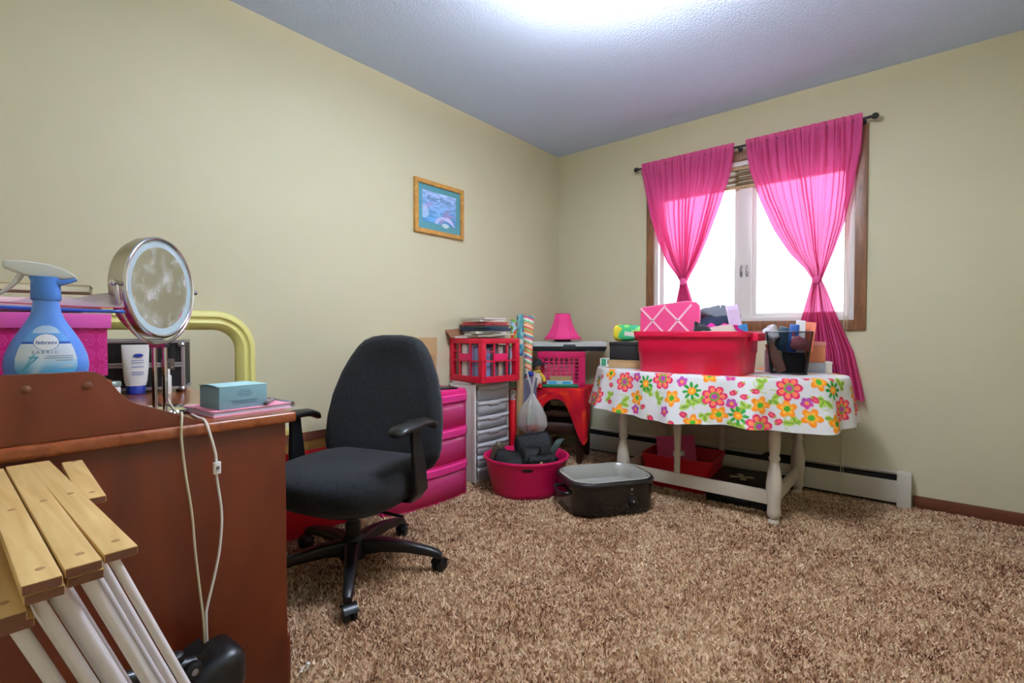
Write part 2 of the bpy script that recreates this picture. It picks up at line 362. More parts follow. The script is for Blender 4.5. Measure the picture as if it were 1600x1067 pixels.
# ---------------------------------------------------------------- baseboard heater
h = thing('baseboard_heater', 'long white baseboard heater along the wall under the window', 'heater', (1.33, -.035, 0))
O('back_plate', G().box(-1.03, 1.02, .022, .034, .012, .192), 'heater_white', h, bevel=.002)
O('front_cover', G().box(-1.03, .965, -.035, -.03, .028, .150), 'heater_white', h, bevel=.002)
O('top_lip', G().box(-1.03, .965, -.022, .022, .186, .192), 'heater_white', h)
O('fin_core', G().box(-1.03, .965, -.028, .022, .02, .168), 'black_slot', h)
O('damper', G().box(-1.03, .965, -.026, -.02, .158, .166, T(rx=0)), M('dark_steel', (50, 52, 54), .5, .5), h)
O('end_cap', G().box(.96, 1.022, -.038, .034, .0, .195), 'heater_white', h, bevel=.004)

# ---------------------------------------------------------------- ceiling lamp
lamp = thing('ceiling_lamp', 'round flush ceiling lamp with a glowing opal dome', 'lamp', (1.62, -2.0, RH-.28))
O('canopy', G().lathe([(.07, .28), (.075, .275), (.07, .26), (.03, .245), (.012, .24), (.012, .06), (.03, .055)], 40), 'white_plastic', lamp)
M('bulb_glow', (250, 250, 248), .4, emit=2600.0)
for k in range(2):
    O('bulb', G().lathe([(.002, -.03), (.02, -.024), (.029, -.008), (.029, .006), (.022, .02), (.012, .032), (.010, .045)], 20, T(.07*(1-2*k), 0, .082, ry=60*(1-2*k)) @ T(rx=180)), 'bulb_glow', lamp)
O('glass_dome', G().lathe([(.002, .0), (.06, .004), (.11, .022), (.145, .055), (.155, .09), (.158, .12)], 40, cap=(1, 0)), M('opal_glow', (246, 250, 255), .4, emit=LAMP_EMIT), lamp)

# ---------------------------------------------------------------- framed picture on the left wall
pic = thing('framed_picture', 'small dolphin print with a teal mat in a honey wood frame', 'picture', (0, -1.345, 1.743))
w2, h2 = .207, .166
for nm, bx in (('l', (-w2, -w2+.028, -h2, h2)), ('r', (w2-.028, w2, -h2, h2)), ('t', (-w2+.028, w2-.028, h2-.028, h2)), ('b', (-w2+.028, w2-.028, -h2, -h2+.028))):
    O('frame_rail', G().box(0, .022, bx[0], bx[1], bx[2], bx[3]), 'frame_wood', pic, bevel=.005)
painted_mat('print_paper', .25, .5)
def piccol(u, v):
    x = (u-.5)*.36; y = (v-.5)*.28
    c = np.tile(np.array([88, 152, 160.]), (len(u), 1))
    inn = (abs(x) < .142) & (abs(y-.004) < .098)
    t = np.clip((y+.1)/.2, 0, 1)[:,None]
    sea = np.array([84, 150, 205.])*(1-t)+np.array([168, 196, 240.])*t
    sea = sea+(vnoise(x*1+1, y*3+1, .03, 5)[:,None]-.5)*60
    c = np.where(inn[:,None], sea, c)
    for (cx, cy, L, th, ang, colr) in ((.055, -.035, .075, .017, 25, (150, 150, 205)), (.09, -.06, .06, .013, -25, (200, 205, 240)), (.06, -.005, .055, .011, 35, (138, 150, 200)), (-.09, .02, .05, .011, 30, (160, 160, 215)), (.0, -.058, .06, .011, 30, (190, 200, 238))):
        a = R(ang); p = (x-cx)*math.cos(a)+(y-cy)*math.sin(a); q = -(x-cx)*math.sin(a)+(y-cy)*math.cos(a)+p*p*6
        m = inn & ((p/L)**2+(q/(th*(1-.5*p/L+1e-6)))**2 < 1)
        c[m] = colr
    m = inn & ((x+.13)**2/.0016+(y+.03)**2/.0016 < 1); c[m] = c[m]*.5+np.array([225, 238, 250])*.5
    m = ((x-.05)**2/.0009+(y+.095)**2/.0002 < 1); c[m] = (190, 220, 225)
    return np.clip(c, 0, 255)
painted('print', 150, 116, lambda u, v: (np.full_like(u, .009), (u-.5)*.36, (v-.5)*.28), piccol, 'print_paper', pic)
M('ink_blue', (30, 78, 130), .5)
text('lettering', 'River Town', .05, 'ink_blue', pic, lambda x, y: Vector((.0098, x-.005, y+.058)), shear=.25, sx=.85)
M('pic_back', (120, 90, 60), .8); O('backing_board', G().box(0.001, .007, -w2+.01, w2-.01, -h2+.01, h2-.01), 'pic_back', pic)

# ================================================================ desk and what stands on it
desk = thing('desk', 'reddish brown wooden desk with a stepped side rail and rear shelf', 'desk', (.545, -3.22, 0))
def dk(name, g, mat, parent=desk, **k):
    g.v = [(p[0]-.545, p[1]+3.22, p[2]) for p in g.v]; return O(name, g, mat, parent, **k)
DT = .75
dk('desk_top', G().box(.06, 1.075, -3.62, -2.815, DT-.028, DT), 'desk_top_wood', bevel=.009, seg=3)
dk('end_panel', G().box(1.035, 1.06, -3.61, -2.84, .0, DT-.028), 'desk_wood', bevel=.002)
dk('end_panel', G().box(.075, .10, -3.61, -2.84, .0, DT-.028), 'desk_wood', bevel=.002)
dk('plinth', G().box(1.03, 1.0605, -2.845, -2.832, 0, .135), 'desk_wood', bevel=.004)
dk('apron', G().box(.10, 1.035, -2.87, -2.85, .63, DT-.028), 'desk_wood')
dk('back_panel', G().box(.10, 1.035, -3.61, -3.59, .05, .88), 'desk_wood')
prof = [(-3.61, DT), (-3.61, .886), (-3.25, .886), (-3.236, .884), (-3.223, .876), (-3.21, .858), (-3.197, .838), (-3.182, .82), (-3.165, .809), (-3.14, .799), (-3.10, .782), (-3.065, .765), (-3.045, .755), (-3.035, DT)]
for x in (.075, 1.04):
    m = Matrix(((0, 0, 1, 0), (1, 0, 0, 0), (0, 1, 0, 0), (0, 0, 0, 1)))
    ga = dk('side_rail', G().prism(prof, x, x+.022, m), 'desk_wood', bevel=.003)
    if x > 1:
        for y in (-3.34, -3.249):
            O('screw_plug', G().lathe([(.008, 0), (.008, .001), (.005, .003), (.001, .0035)], 14, T(1.062-.545, y+3.22, .857, ry=90)), M('plug_wood', (104, 56, 30), .5), ga)
dk('shelf', G().box(.098, 1.04, -3.59, -3.205, .842, .864), 'desk_top_wood', bevel=.003)

# spray bottle
sb = thing('spray_bottle', 'blue fabric spray bottle with a clear trigger head', 'bottle', (.982, -3.300, .865), 82)
BP = [(z_, a_*.95, b_) for z_, a_, b_ in [(0, .052, .026), (.004, .061, .031), (.015, .068, .034), (.035, .070, .035), (.055, .067, .034), (.075, .060, .032), (.095, .050, .028), (.112, .040, .025), (.128, .031, .022), (.142, .025, .020), (.155, .0225, .019), (.168, .0215, .0185)]]
def bw(z):
    for a, b in zip(BP, BP[1:]):
        if a[0] <= z <= b[0]:
            t = (z-a[0])/(b[0]-a[0]); return a[1]+(b[1]-a[1])*t, a[2]+(b[2]-a[2])*t
    return BP[-1][1:]
el = lambda a, b, z, n=40: [(a*math.copysign(abs(math.cos(2*math.pi*k/n))**.85, math.cos(2*math.pi*k/n)), b*math.sin(2*math.pi*k/n), z) for k in range(n)]
M('bottle_blue', (88, 140, 220), .3, coat=.2, spec=.4); M('collar_blue', (72, 128, 210), .35)
O('bottle_body', G().loft([el(a, b, z) for z, a, b in BP]), 'bottle_blue', sb, smooth=60)
O('collar', G().loft([el(.022, .0195, .168), el(.024, .021, .171), el(.0235, .0205, .19), el(.023, .0195, .208), el(.026, .02, .217)]), 'collar_blue', sb, smooth=60)
pr = [(-.062, .232), (-.060, .246), (-.03, .247), (.005, .243), (.03, .234), (.045, .224), (.048, .218), (.03, .213), (.0, .214), (-.03, .218), (-.05, .226)]
m = Matrix(((1, 0, 0, 0), (0, 0, 1, 0), (0, 1, 0, 0), (0, 0, 0, 1)))
clearp = M('cloudy_plastic', (226, 230, 224), .25, trans=.35)
O('trigger_head', G().prism(pr, -.014, .014, m), clearp, sb, bevel=.006, seg=3)
O('trim', G().prism([(.047, .216), (.05, .213), (.035, .205), (.02, .2), (-.022, .2), (-.02, .214), (.03, .2125)], -.0145, .0145, m), 'collar_blue', sb, bevel=.004)
O('trigger', G().loft([rrect(.012, .018, .004, 3, 0)]+[[(p[0]+dx, p[1], z) for p in rrect(w_, .017, .003, 3)] for dx, z, w_ in ((-.008, -.018, .010), (-.022, -.036, .009), (-.038, -.05, .007))], m=T(-.034, 0, .225)), clearp, sb, smooth=60)
lw = lambda z: np.interp(z, [.012, .016, .03, .05, .07, .09, .105, .114, .118], [.030, .040, .047, .046, .041, .032, .022, .012, .004])
painted_mat('label_print', .35, .4)
def lpos(u, v):
    z = .013+v*.104; x = (2*u-1)*lw(z); ab = np.array([bw(q) for q in z]); yy = -ab[:,1]*np.sqrt(np.clip(1-(np.abs(x)/ab[:,0])**2, 0, 1))-.0026
    return x, yy, z
def lcol(u, v):
    z = .013+v*.104; x = (2*u-1)*lw(z)
    c = np.tile(np.array([206, 220, 234.]), (len(u), 1)); t = np.clip((.05-z)/.035, 0, 1)[:,None]; c = c*(1-t)+np.array([64, 172, 236])*t
    s = np.exp(-((x+.004+(.06-z)*.35)/.008)**2)[:,None]*np.clip((.065-z)/.05, 0, 1)[:,None]; c = c*(1-.8*s)+np.array([238, 244, 248])*.8*s
    s = (np.exp(-((x+.022-(.05-z)*-.5)/.0022)**2)*(z < .06)*(z > .025))[:,None]; c = c*(1-.7*s)+np.array([84, 166, 196])*.7*s
    up = z > .083; c[up] = (98, 158, 226); ar = (z > .1) & ((x/.02)**2+((z-.1)/.016)**2 < 1); c[ar] = (176, 204, 238)
    bar = (z > .079) & (z < .0835); c[bar] = (22, 82, 176)
    e = (x/.0185)**2+((z-.082)/.0165)**2; c[e < 1.12] = (70, 110, 180); c[e < 1] = (226, 232, 240)
    return c
lab = painted('label', 90, 110, lpos, lcol, 'label_print', sb)
def onb(x, z):
    a, b = bw(z); return Vector((x, -b*math.sqrt(max(0, 1-(x/a)**2))-.0032, z))
M('ink_navy', (34, 74, 150), .5); M('ink_grey', (66, 78, 100), .5)
text('brand_script', 'febreze', .011, 'ink_navy', lab, lambda x, y: onb(x, y+.0815), shear=.15)
text('product_word', 'F A B R I C', .0085, 'ink_grey', lab, lambda x, y: onb(x-.002, y+.0615))
text('tick_mark', '7', .034, M('ink_teal', (70, 160, 196), .5), lab, lambda x, y: onb(x-.027, y+.04), shear=.35)
for k, (a, b, z) in enumerate(((.0, .04, .053), (-.004, .04, .049), (.014, .04, .044), (.022, .041, .033), (.018, .041, .03))):
    O('fine_print', G().grid(lambda u, v: tuple(onb(a+(b-a)*u, z+.0013*v)), 8, 1), M('ink_faint', (110, 136, 170), .6) if k < 3 else M('ink_white', (214, 232, 244), .6), lab)

# pink patterned storage box with a plain lid
pb = thing('storage_box', 'magenta storage box with a ring pattern and pinker lid', 'box', (.80, -3.375, .864), 90)
painted_mat('ring_print', .45)
O('box_body', G().box(-.19, .19, -.096, .13, 0, .118), M('magenta_card', (198, 22, 118), .5), pb, bevel=.002)
def rcol(u, v):
    x = u*.38; y = v*.118; c = np.tile(np.array([200, 22, 120.]), (len(u), 1))
    px_ = (x % .036)-.018; py_ = ((y+.004) % .036)-.018; r = np.hypot(px_, py_); th = np.arctan2(py_, px_)
    for m in ((r < .0045), (r > .0075) & (r < .0095), (r > .0128+.0012*np.cos(8*th)) & (r < .0155+.0012*np.cos(8*th))): c[m] = (216, 62, 146)
    return c
painted('ring_pattern', 220, 70, lambda u, v: ((u-.5)*.378, np.full_like(u, -.0968), .001+v*.116), rcol, 'ring_print', pb)
lid = O('box_lid', G().box(-.197, .197, -.103, .135, .112, .146), M('lid_pink', (222, 88, 176), .35), pb, bevel=.003)
O('rivet', G().lathe([(.006, 0), (.006, .002), (.003, .004), (.001, .0045)], 14, T(-.10, -.103, .130, rx=90)), 'chrome', lid)
O('clasp_strip', G().box(.098, .112, -.1055, -.1025, .105, .142), M('card_tan', (190, 160, 130), .7), pb, bevel=.001)
# clear bag and papers on the box
zb = thing('zip_bag', 'clear zip bag with a red and blue seal lying on the magenta box', 'bag', (.80, -3.36, 1.011), 90)
sheer('film', (235, 232, 236), .5, .5, (250, 248, 250), gloss=.08)
g = G(); rb = random.Random(2)
def bagtop(u, v): return (-.21+.42*u, -.088+.17*v, .002+.050*math.sin(math.pi*min(1, v*1.35+.05))**.6*(.75+.2*math.sin(u*7+1)+.1*math.sin(u*19+v*6)))
O('bag_film', g.grid(bagtop, 44, 18), 'film', zb, smooth=180)
O('seal_blue', G().grid(lambda u, v: (-.21+.42*u, -.0905-.001*math.sin(u*6), .004+.0075*v+.002*math.sin(u*5)), 20, 1), M('zip_blue', (30, 84, 168), .35), zb, solid=.002)
O('seal_red', G().grid(lambda u, v: (-.21+.42*u, -.0905, .0165+.0022*v+.003*math.sin(u*5)), 20, 1), M('zip_red', (190, 40, 70), .35), zb, solid=.002)
O('cotton_pads', G().loft([rrect(.36*s, .12*s, .04, 5, z) for s, z in ((.8, .004), (1, .012), (1, .026), (.85, .034))], m=T(.0, .01, 0)), M('pad_blush', (214, 178, 182), .9, vary=(20, .15)), zb, smooth=70)
pp = thing('paper_pad', 'cream paper pad lying on top of the clear zip bag', 'paper pad', (.74, -3.31, 1.064), 78)
O('sheets', G().box(-.14, .12, -.06, .07, 0, .016), M('cream_paper', (228, 222, 196), .8), pp, bevel=.002)
O('cover', G().box(-.142, .122, -.062, .072, .016, .018), 'cream', pp)

# lighted vanity mirror
vm = thing('vanity_mirror', 'round chrome vanity mirror with a frosted rim on a stand', 'mirror', (.79, -3.055, DT), 131.5)
mc = .336; mr = .135
O('stand_foot', G().lathe([(.088, 0), (.09, .004), (.086, .010), (.05, .014), (.02, .018), (.001, .018)], 40), 'chrome', vm)
O('stand_post', G().tube([(0, .014, .014), (0, .014, mc-mr-.018)], .0062, 14), 'chrome', vm)
O('stand_post', G().tube([(0, -.014, .014), (0, -.014, mc-mr-.018)], .0062, 14), 'chrome', vm)
O('yoke', G().tube([((mr+.013)*math.cos(a), .0, mc+(mr+.016)*math.sin(a)) for a in [math.pi+math.pi*k/32 for k in range(33)]], .0048, 10).cbox((0, 0, mc-mr-.02), (.02, .042, .012)), 'chrome', vm)
for s in (-1, 1):
    O('pivot_knob', G().lathe([(.003, -.016), (.006, -.014), (.006, .004), (.0075, .006), (.0075, .014), (.003, .017)], 14, T(s*(mr+.012), 0, mc, ry=90*s)), 'chrome', vm)
hs = O('housing', G().lathe([(.001, -.048), (mr*.75, -.046), (mr-.008, -.036), (mr-.001, -.02), (mr, .006), (mr-.002, .008)], 64, T(0, 0, mc, rx=90), cap=(1, 0)), M('brushed', (196, 190, 180), .22, 1), vm)
O('front_ring', G().tube([((mr-.004)*math.cos(a), -.008, mc+(mr-.004)*math.sin(a)) for a in [2*math.pi*k/64 for k in range(64)]], .0055, 10, loop=True), 'chrome', vm)
O('frosted_rim', G().loft([[(r*math.cos(2*math.pi*k/64), -.0075, mc+r*math.sin(2*math.pi*k/64)) for k in range(64)] for r in (mr-.005, mr-.026)], (0, 0)), 'frosted', vm)
O('mirror_glass', G().loft([[(r*math.cos(2*math.pi*k/64), -.0074, mc+r*math.sin(2*math.pi*k/64)) for k in range(64)] for r in (mr-.026, .0001)], (0, 0)), 'smudged', vm)

# lotion tube, jars, case
lt = thing('lotion_tube', 'white lotion tube standing on its dark blue cap', 'tube', (.28, -2.995, DT), 76)
O('cap', G().lathe([(.026, 0), (.028, .002), (.0275, .028), (.026, .03)], 28), M('cap_blue', (22, 44, 138), .35), lt)
tb = O('tube_body', G().loft([el(a, b, z, 32) for z, a, b in ((.03, .029, .026), (.05, .033, .026), (.09, .036, .021), (.13, .038, .012), (.16, .039, .004), (.172, .039, .0015))]), M('lotion_white', (226, 224, 220), .35), lt, smooth=60)
O('badge', G().loft([el(.014, .006, 0, 20), el(.014, .006, .0006, 20)], m=T(.008, -.0145, .135, rx=72)), 'cap_blue', tb)
for k, z in enumerate((.118, .11, .096, .078, .07)): O('print_line', G().cbox((.006, -.027+.14*(z-.06), z), (.034, .0006, .0022)), M('line_blue', (96, 126, 190), .5), tb)
jr = thing('cream_jar', 'small white jar with a silver lid beside the lotion tube', 'jar', (.33, -3.075, DT))
O('jar_body', G().lathe([(.024, 0), (.027, .003), (.027, .032), (.024, .036)], 28), 'white_plastic', jr)
O('jar_lid', G().lathe([(.0275, .036), (.0285, .038), (.0285, .05), (.026, .053), (.001, .053)], 28), M('lid_sage', (150, 168, 160), .3, .4), jr)
sbt = thing('small_bottle', 'slim white bottle behind the mirror post', 'bottle', (.36, -2.925, DT))
O('bottle_body', G().lathe([(.012, 0), (.0135, .003), (.0135, .062), (.009, .068)], 20), 'white_plastic', sbt)
O('bottle_cap', G().lathe([(.0085, .068), (.0095, .07), (.0095, .085), (.008, .087)], 20), 'white_plastic', sbt)
mk = thing('makeup_case', 'black ribbed makeup case with silver edges and a latch', 'case', (.20, -2.945, DT), 66)
cw, cd_, ch = .25, .15, .185
O('case_body', G().box(-cw/2, cw/2, -cd_/2, cd_/2, .012, ch), M('case_black', (16, 18, 22), .55, bump=(90, .3)), mk, bevel=.003)
for k in range(11):
    x = -cw/2+.02+k*.021
    for a, b in ((.02, .088), (.108, ch-.012)): O('rib', G().box(x-.004, x+.004, -cd_/2-.0012, -cd_/2+.001, a, b), 'case_black', mk)
M('alu', (196, 198, 206), .3, .8)
for (a, b, c, d) in ((-cw/2-.003, -cw/2+.008, .01, ch+.003), (cw/2-.008, cw/2+.003, .01, ch+.003)): O('edge_strip', G().box(a, b, -cd_/2-.003, -cd_/2+.008, c, d), 'alu', mk, bevel=.001)
for (c, d) in ((.010, .02), (.090, .098), (.100, .107), (ch-.008, ch+.003)): O('edge_strip', G().box(-cw/2-.003, cw/2+.003, -cd_/2-.0035, -cd_/2+.008, c, d), 'alu', mk, bevel=.001)
O('edge_strip', G().box(cw/2-.006, cw/2+.003, -cd_/2, cd_/2, ch-.008, ch+.003), 'alu', mk, bevel=.001)
O('edge_strip', G().box(cw/2-.002, cw/2+.003, -cd_/2, cd_/2, .01, .02), 'alu', mk, bevel=.001)
lt2 = O('latch', G().box(.058, .098, -cd_/2-.008, -cd_/2-.003, .080, .120), 'steel', mk, bevel=.002)
for x in (.066, .09): O('latch_rivet', G().lathe([(.003, 0), (.003, .001), (.001, .002)], 10, T(x, -cd_/2-.008, .09, rx=90)), 'chrome', lt2)
for z in (.012, ch-.014): O('corner_guard', G().lathe([(.001, -.01), (.010, -.007), (.013, 0), (.010, .007), (.001, .01)], 14, T(cw/2-.006, -cd_/2, z)), 'steel', mk)
for x in (-cw/2+.02, cw/2-.02):
    for y in (-cd_/2+.02, cd_/2-.02): O('foot', G().lathe([(.008, 0), (.009, .004), (.008, .012)], 12, T(x, y, 0)), 'black_plastic', mk)

# notebook, carton, pen
nb = thing('spiral_notebook', 'pink spiral notebook lying on the desk corner', 'notebook', (.912, -2.90, DT), 4)
O('pages', G().box(-.088, .092, -.105, .098, .002, .013), M('page_lilac', (214, 206, 226), .8), nb)
O('cover', G().box(-.09, .094, -.107, .1, .013, .0145), M('cover_pink', (236, 150, 178), .5), nb)
O('back_cover', G().box(-.09, .094, -.107, .1, 0, .002), 'cover_pink', nb)
O('spiral', G().tube([(-.088+.18*t/300, .104+.009*math.cos(t*.75), .0085+.009*math.sin(t*.75)) for t in range(301)], .0011, 6), 'steel', nb)
tb_ = thing('teal_carton', 'pale teal carton with small print resting on the pink notebook', 'carton', (.93, -2.922, DT+.0146), 4)
O('carton_body', G().box(-.055, .06, -.062, .062, 0, .058), M('carton_teal', (122, 164, 172), .6), tb_, bevel=.0012)
fl = O('carton_flap', G().grid(lambda u, v: (-.055+.115*u, -.066+.13*v, .0592+.004*math.sin(math.pi*u)*(1-v)**3), 10, 8), M('carton_top', (160, 204, 204), .6), tb_, solid=.0012)
for k, (a, b, z) in enumerate(((-.01, .016, .047), (-.014, .018, .042), (-.018, .022, .037), (-.012, .018, .032), (-.03, .035, .020), (-.032, .03, .016), (-.028, .034, .012))):
    O('fine_print', G().box(.0601, .0606, a, b, z, z+.0016), M('print_slate', (84, 120, 134), .7), tb_)
pn = thing('pen', 'grey capped pen lying on the pink notebook beyond the carton', 'pen', (.955, -2.835, DT+.0196), 55)
O('barrel', G().lathe([(.002, -.05), (.005, -.045), (.005, .03)], 14, T(rx=90)), M('pen_grey', (120, 112, 110), .35), pn)
O('pen_cap', G().lathe([(.0055, .0), (.006, .002), (.006, .03), (.004, .034)], 14, T(0, -.02, 0, rx=90)), M('pen_cap', (84, 78, 80), .35), pn)

# cords down the end panel
def smooth_path(p, n=8):
    P = [Vector(q) for q in p]; P = [P[0]]+P+[P[-1]]; o = []
    for i in range(1, len(P)-2):
        for k in range(n):
            t = k/n; a, b, c, d = P[i-1:i+3]
            o.append(.5*((2*b)+(c-a)*t+(2*a-5*b+4*c-d)*t*t+(3*b-a-3*c+d)*t**3))
    o.append(P[-2]); return o
tag(O('power_cord', G().tube(smooth_path([(.73, -3.03, .80), (.80, -3.035, .772), (.9, -3.05, .762), (1.0, -3.07, .768), (1.06, -3.082, .778), (1.078, -3.088, .755), (1.08, -3.089, .72), (1.076, -3.081, .64), (1.078, -3.07, .546), (1.074, -3.063, .453), (1.078, -3.056, .359), (1.08, -3.05, .285), (1.076, -3.045, .18)]), .0026, 8), 'cord_beige'), 'thin beige cord draped over the desk side rail', 'cord')
wc = thing('switch_cord', 'white cord with an inline switch hanging down the desk side', 'cord', (1.08, -3.02, .64))
wp = [(.93, -3.022, .754), (1.0, -3.03, .754), (1.06, -3.036, .756), (1.079, -3.034, .739), (1.081, -3.022, .688), (1.08, -3.018, .663), (1.08, -3.017, .617), (1.079, -3.007, .529), (1.079, -3.011, .451), (1.079, -3.023, .385), (1.079, -3.04, .314), (1.081, -3.044, .285), (1.076, -3.04, .18)]
O('cord', G().tube([v-Vector((1.08, -3.02, .64)) for v in smooth_path(wp)], .003, 8), 'cord_white', wc)
sw = O('inline_switch', G().loft([rrect(.011, .017, .004, 3, z) for z in (-.014, .014)], m=T(.002, .003, 0)), M('switch_white', (234, 232, 232), .35), wc, bevel=.002)
O('rocker', G().cbox((.0085, .003, .001), (.003, .006, .008)), M('switch_grey', (120, 120, 126), .4), sw)

# yellow arch framed mirror against the left wall
ym = thing('arch_mirror', 'cream yellow arch topped mirror frame leaning behind the desk', 'mirror', (.02, -2.87, 0))
def arch(hw, top, rad, n=14):
    p = [(hw, .02)]; p += [(hw-rad+rad*math.cos(a), top-rad+rad*math.sin(a)) for a in [math.pi/2*k/n for k in range(n+1)]]
    p += [(-hw+rad-rad*math.sin(a), top-rad+rad*math.cos(a)) for a in [math.pi/2*k/n for k in range(n+1)]]; p += [(-hw, .02)]; return p
HW, TOP, RAD = .375, 1.056, .17
pr = [(0, -.012), (0, .018), (.012, .03), (.026, .03), (.032, .022), (.040, .020), (.052, .028), (.062, .022), (.072, .012), (.082, .002), (.082, -.012)]
rings = []
for ins, dep in pr: rings.append([(dep, y, z) for y, z in arch(HW-ins, TOP-ins, max(RAD-ins, .05))])
O('frame', G().loft(rings, (0, 0), closed=False), 'yellow_paint', ym, smooth=50)
O('bottom_rail', G().box(-.012, .026, -HW, HW, 0.0, .09), 'yellow_paint', ym, bevel=.006)
ip = arch(HW-.078, TOP-.078, RAD-.078)
O('mirror_glass', G().add([(.001, y, z) for y, z in ip], [tuple(range(len(ip)))]), 'mirror', ym)

# folded drying rack against the desk end
dr = thing('drying_rack', 'folded wooden drying rack with white rods leaning by the desk', 'drying rack', (1.42, -3.25, 0))
dv = Vector((1.42, -3.25, 0))
def slat(x0, x1, y, z, w_=.031, th=.011, sk=0, tilt=20, cx=None):
    m = T(0, y+3.25, z, rx=0) @ T(rz=sk)
    ps = [(x0-1.42, -w_/2), (x1-1.42, -w_/2), (x1-1.42, w_/2), (x0-1.42, w_/2)]
    s = O('slat', G().prism(ps, -th, 0, m), 'rack_wood', dr, bevel=.0022)
    xe = x1-1.42
    O('slat_end', G().add([tuple(m @ Vector(p)) for p in ((xe+.0006, -w_/2+.001, -th+.001), (xe+.0006, w_/2-.001, -th+.001), (xe+.0006, w_/2-.001, -.001), (xe+.0006, -w_/2+.001, -.001))], [(0, 1, 2, 3)]), 'end_grain', s)
    for xx in (xe-.035, xe-.30): O('pin', G().lathe([(.0042, 0), (.004, .0006), (.001, .0008)], 12, m @ T(xx, .002, 0)), M('pin_wood', (160, 122, 74), .7), s)
slat(1.10, 1.708, -3.390, .72); slat(1.10, 1.704, -3.388, .708)
slat(1.10, 1.700, -3.357, .722); slat(1.10, 1.696, -3.355, .71)
slat(1.10, 1.688, -3.3255, .722, sk=.6)
slat(1.09, 1.40, -3.300, .712, sk=-3.5)
slat(1.20, 1.700, -3.416, .692); slat(1.20, 1.692, -3.410, .68)
for x, y, z, rr_ in ((1.655, -3.408, .668, .007), (1.67, -3.394, .697, .0055), (1.655, -3.378, .697, .009), (1.67, -3.352, .699, .0068), (1.635, -3.338, .711, .0045), (1.67, -3.328, .711, .005)):
    L = z-.035; p0 = Vector((x, y, z))-dv; p1 = Vector((x, y+L*.375, .035))-dv
    O('rod', G().tube([p0, p1], rr_, 12), M('rod_white', (226, 222, 224), .4), dr)
    O('rod', G().tube([p0-Vector((.36, 0, 0)), p1-Vector((.36, 0, 0))], rr_, 12), 'rod_white', dr)
for y in (-3.14, -3.11, -3.075):
    O('slat', G().box(-.16, .30, y+3.25-.014, y+3.25+.014, .016, .036), 'rack_wood', dr, bevel=.002)
O('slat', G().loft([rrect(.03, .012, .004, 3, 0), rrect(.03, .012, .004, 3, 1.0)], m=T(.245, -.205, .0, rx=-12) @ T(0, 0, 0, ry=0)), 'rack_wood', dr) if False else None

# black jointed clamp device beside the desk
bd = thing('clamp_arm', 'black plastic clamp arm with a knob and rounded head', 'clamp', (1.15, -3.085, 0), 0)
O('foot_plate', G().loft([rrect(.11, .18, .03, 5, z) for z in (0, .02)]), 'black_plastic', bd, bevel=.004)
O('column', G().loft([rrect(.05, .06, .012, 4, .02), rrect(.045, .05, .012, 4, .17)]), 'black_matte', bd)
O('rounded_head', G().loft([[(x, p[1], p[0]+.165+.35*(p[1]-.0)) for p in rrect(s, s*1.05, .05*s/.13, 7, 0, 0, .02)] for x, s in ((-.055, .10), (-.045, .128), (.03, .132), (.048, .12), (.056, .09))]), 'black_plastic', bd, smooth=60)
O('arm_tube', G().tube([(.03, -.16, .285), (.03, -.015, .248)], .016, 16).tube([(.03, -.165, .32), (.03, -.16, .285), (.03, -.175, .22)], .011, 12), 'black_plastic', bd)
O('knob', G().lathe([(.006, 0), (.017, .004), (.017, .018), (.012, .022)]+[], 12, T(.045, -.025, .252, ry=90)), 'black_plastic', bd)
O('knob', G().lathe([(.006, 0), (.016, .004), (.016, .02), (.010, .024)], 12, T(.03, -.05, .265)), 'black_plastic', bd)
O('bolt', G().lathe([(.007, 0), (.007, .004), (.003, .006)], 10, T(.066, -.025, .252, ry=90)), 'steel', bd)
O('bracket_plate', G().box(-.05, .0, -.055, .005, 0, .004, T(0.02, 0.01, .262, rx=22)).box(-.002, .002, -.05, 0.0, -.04, .002, T(.02, .01, .262, rx=22)), 'black_plastic', bd)

# white cable tie on the carpet by the desk
ct = O('cable_tie', G().tube([(0, 0, .012), (.004, .006, .02), (-.004, .014, .024), (-.012, .006, .02), (-.006, -.006, .018), (.006, -.012, .02), (.01, -.02, .026)], .0022, 6).cbox((-.003, .012, .026), (.012, .008, .005)), 'cord_white', loc=(1.066, -2.795, .002))
tag(ct, 'tiny white plastic tie on the carpet at the desk corner', 'tie')

# ================================================================ office chair
ch = thing('office_chair', 'charcoal fabric swivel office chair with armrests pulled up to the desk', 'chair', (.632, -2.37, 0), 18)
def sring(w_, d, z, n=48, p=2.8, dz=0):
    o = []
    for k in range(n):
        a = 2*math.pi*k/n; c, s = math.cos(a), math.sin(a)
        x = w_*math.copysign(abs(c)**(2/p), c); y = d*math.copysign(abs(s)**(2/p), s)
        o.append((x, y-.015, z+dz*max(0, -y/d-.3)**2))
    return o
O('seat', G().loft([sring(.20, .19, .302), sring(.235, .225, .309), sring(.262, .25, .338), sring(.27, .26, .385), sring(.268, .258, .42, dz=-.02), sring(.255, .246, .443, dz=-.03), sring(.225, .215, .455, dz=-.02), sring(.15, .14, .453), sring(.06, .05, .450)]), 'chair_fabric', ch, smooth=80)
O('seat_pan', G().loft([sring(.12, .14, .275), sring(.19, .18, .287), sring(.205, .195, .305)]), 'black_plastic', ch, smooth=60)
HZ = [(.355, .15), (.37, .205), (.40, .262), (.44, .292), (.48, .302), (.58, .30), (.68, .284), (.78, .25), (.85, .213), (.90, .178), (.928, .148), (.945, .105), (.952, .05)]
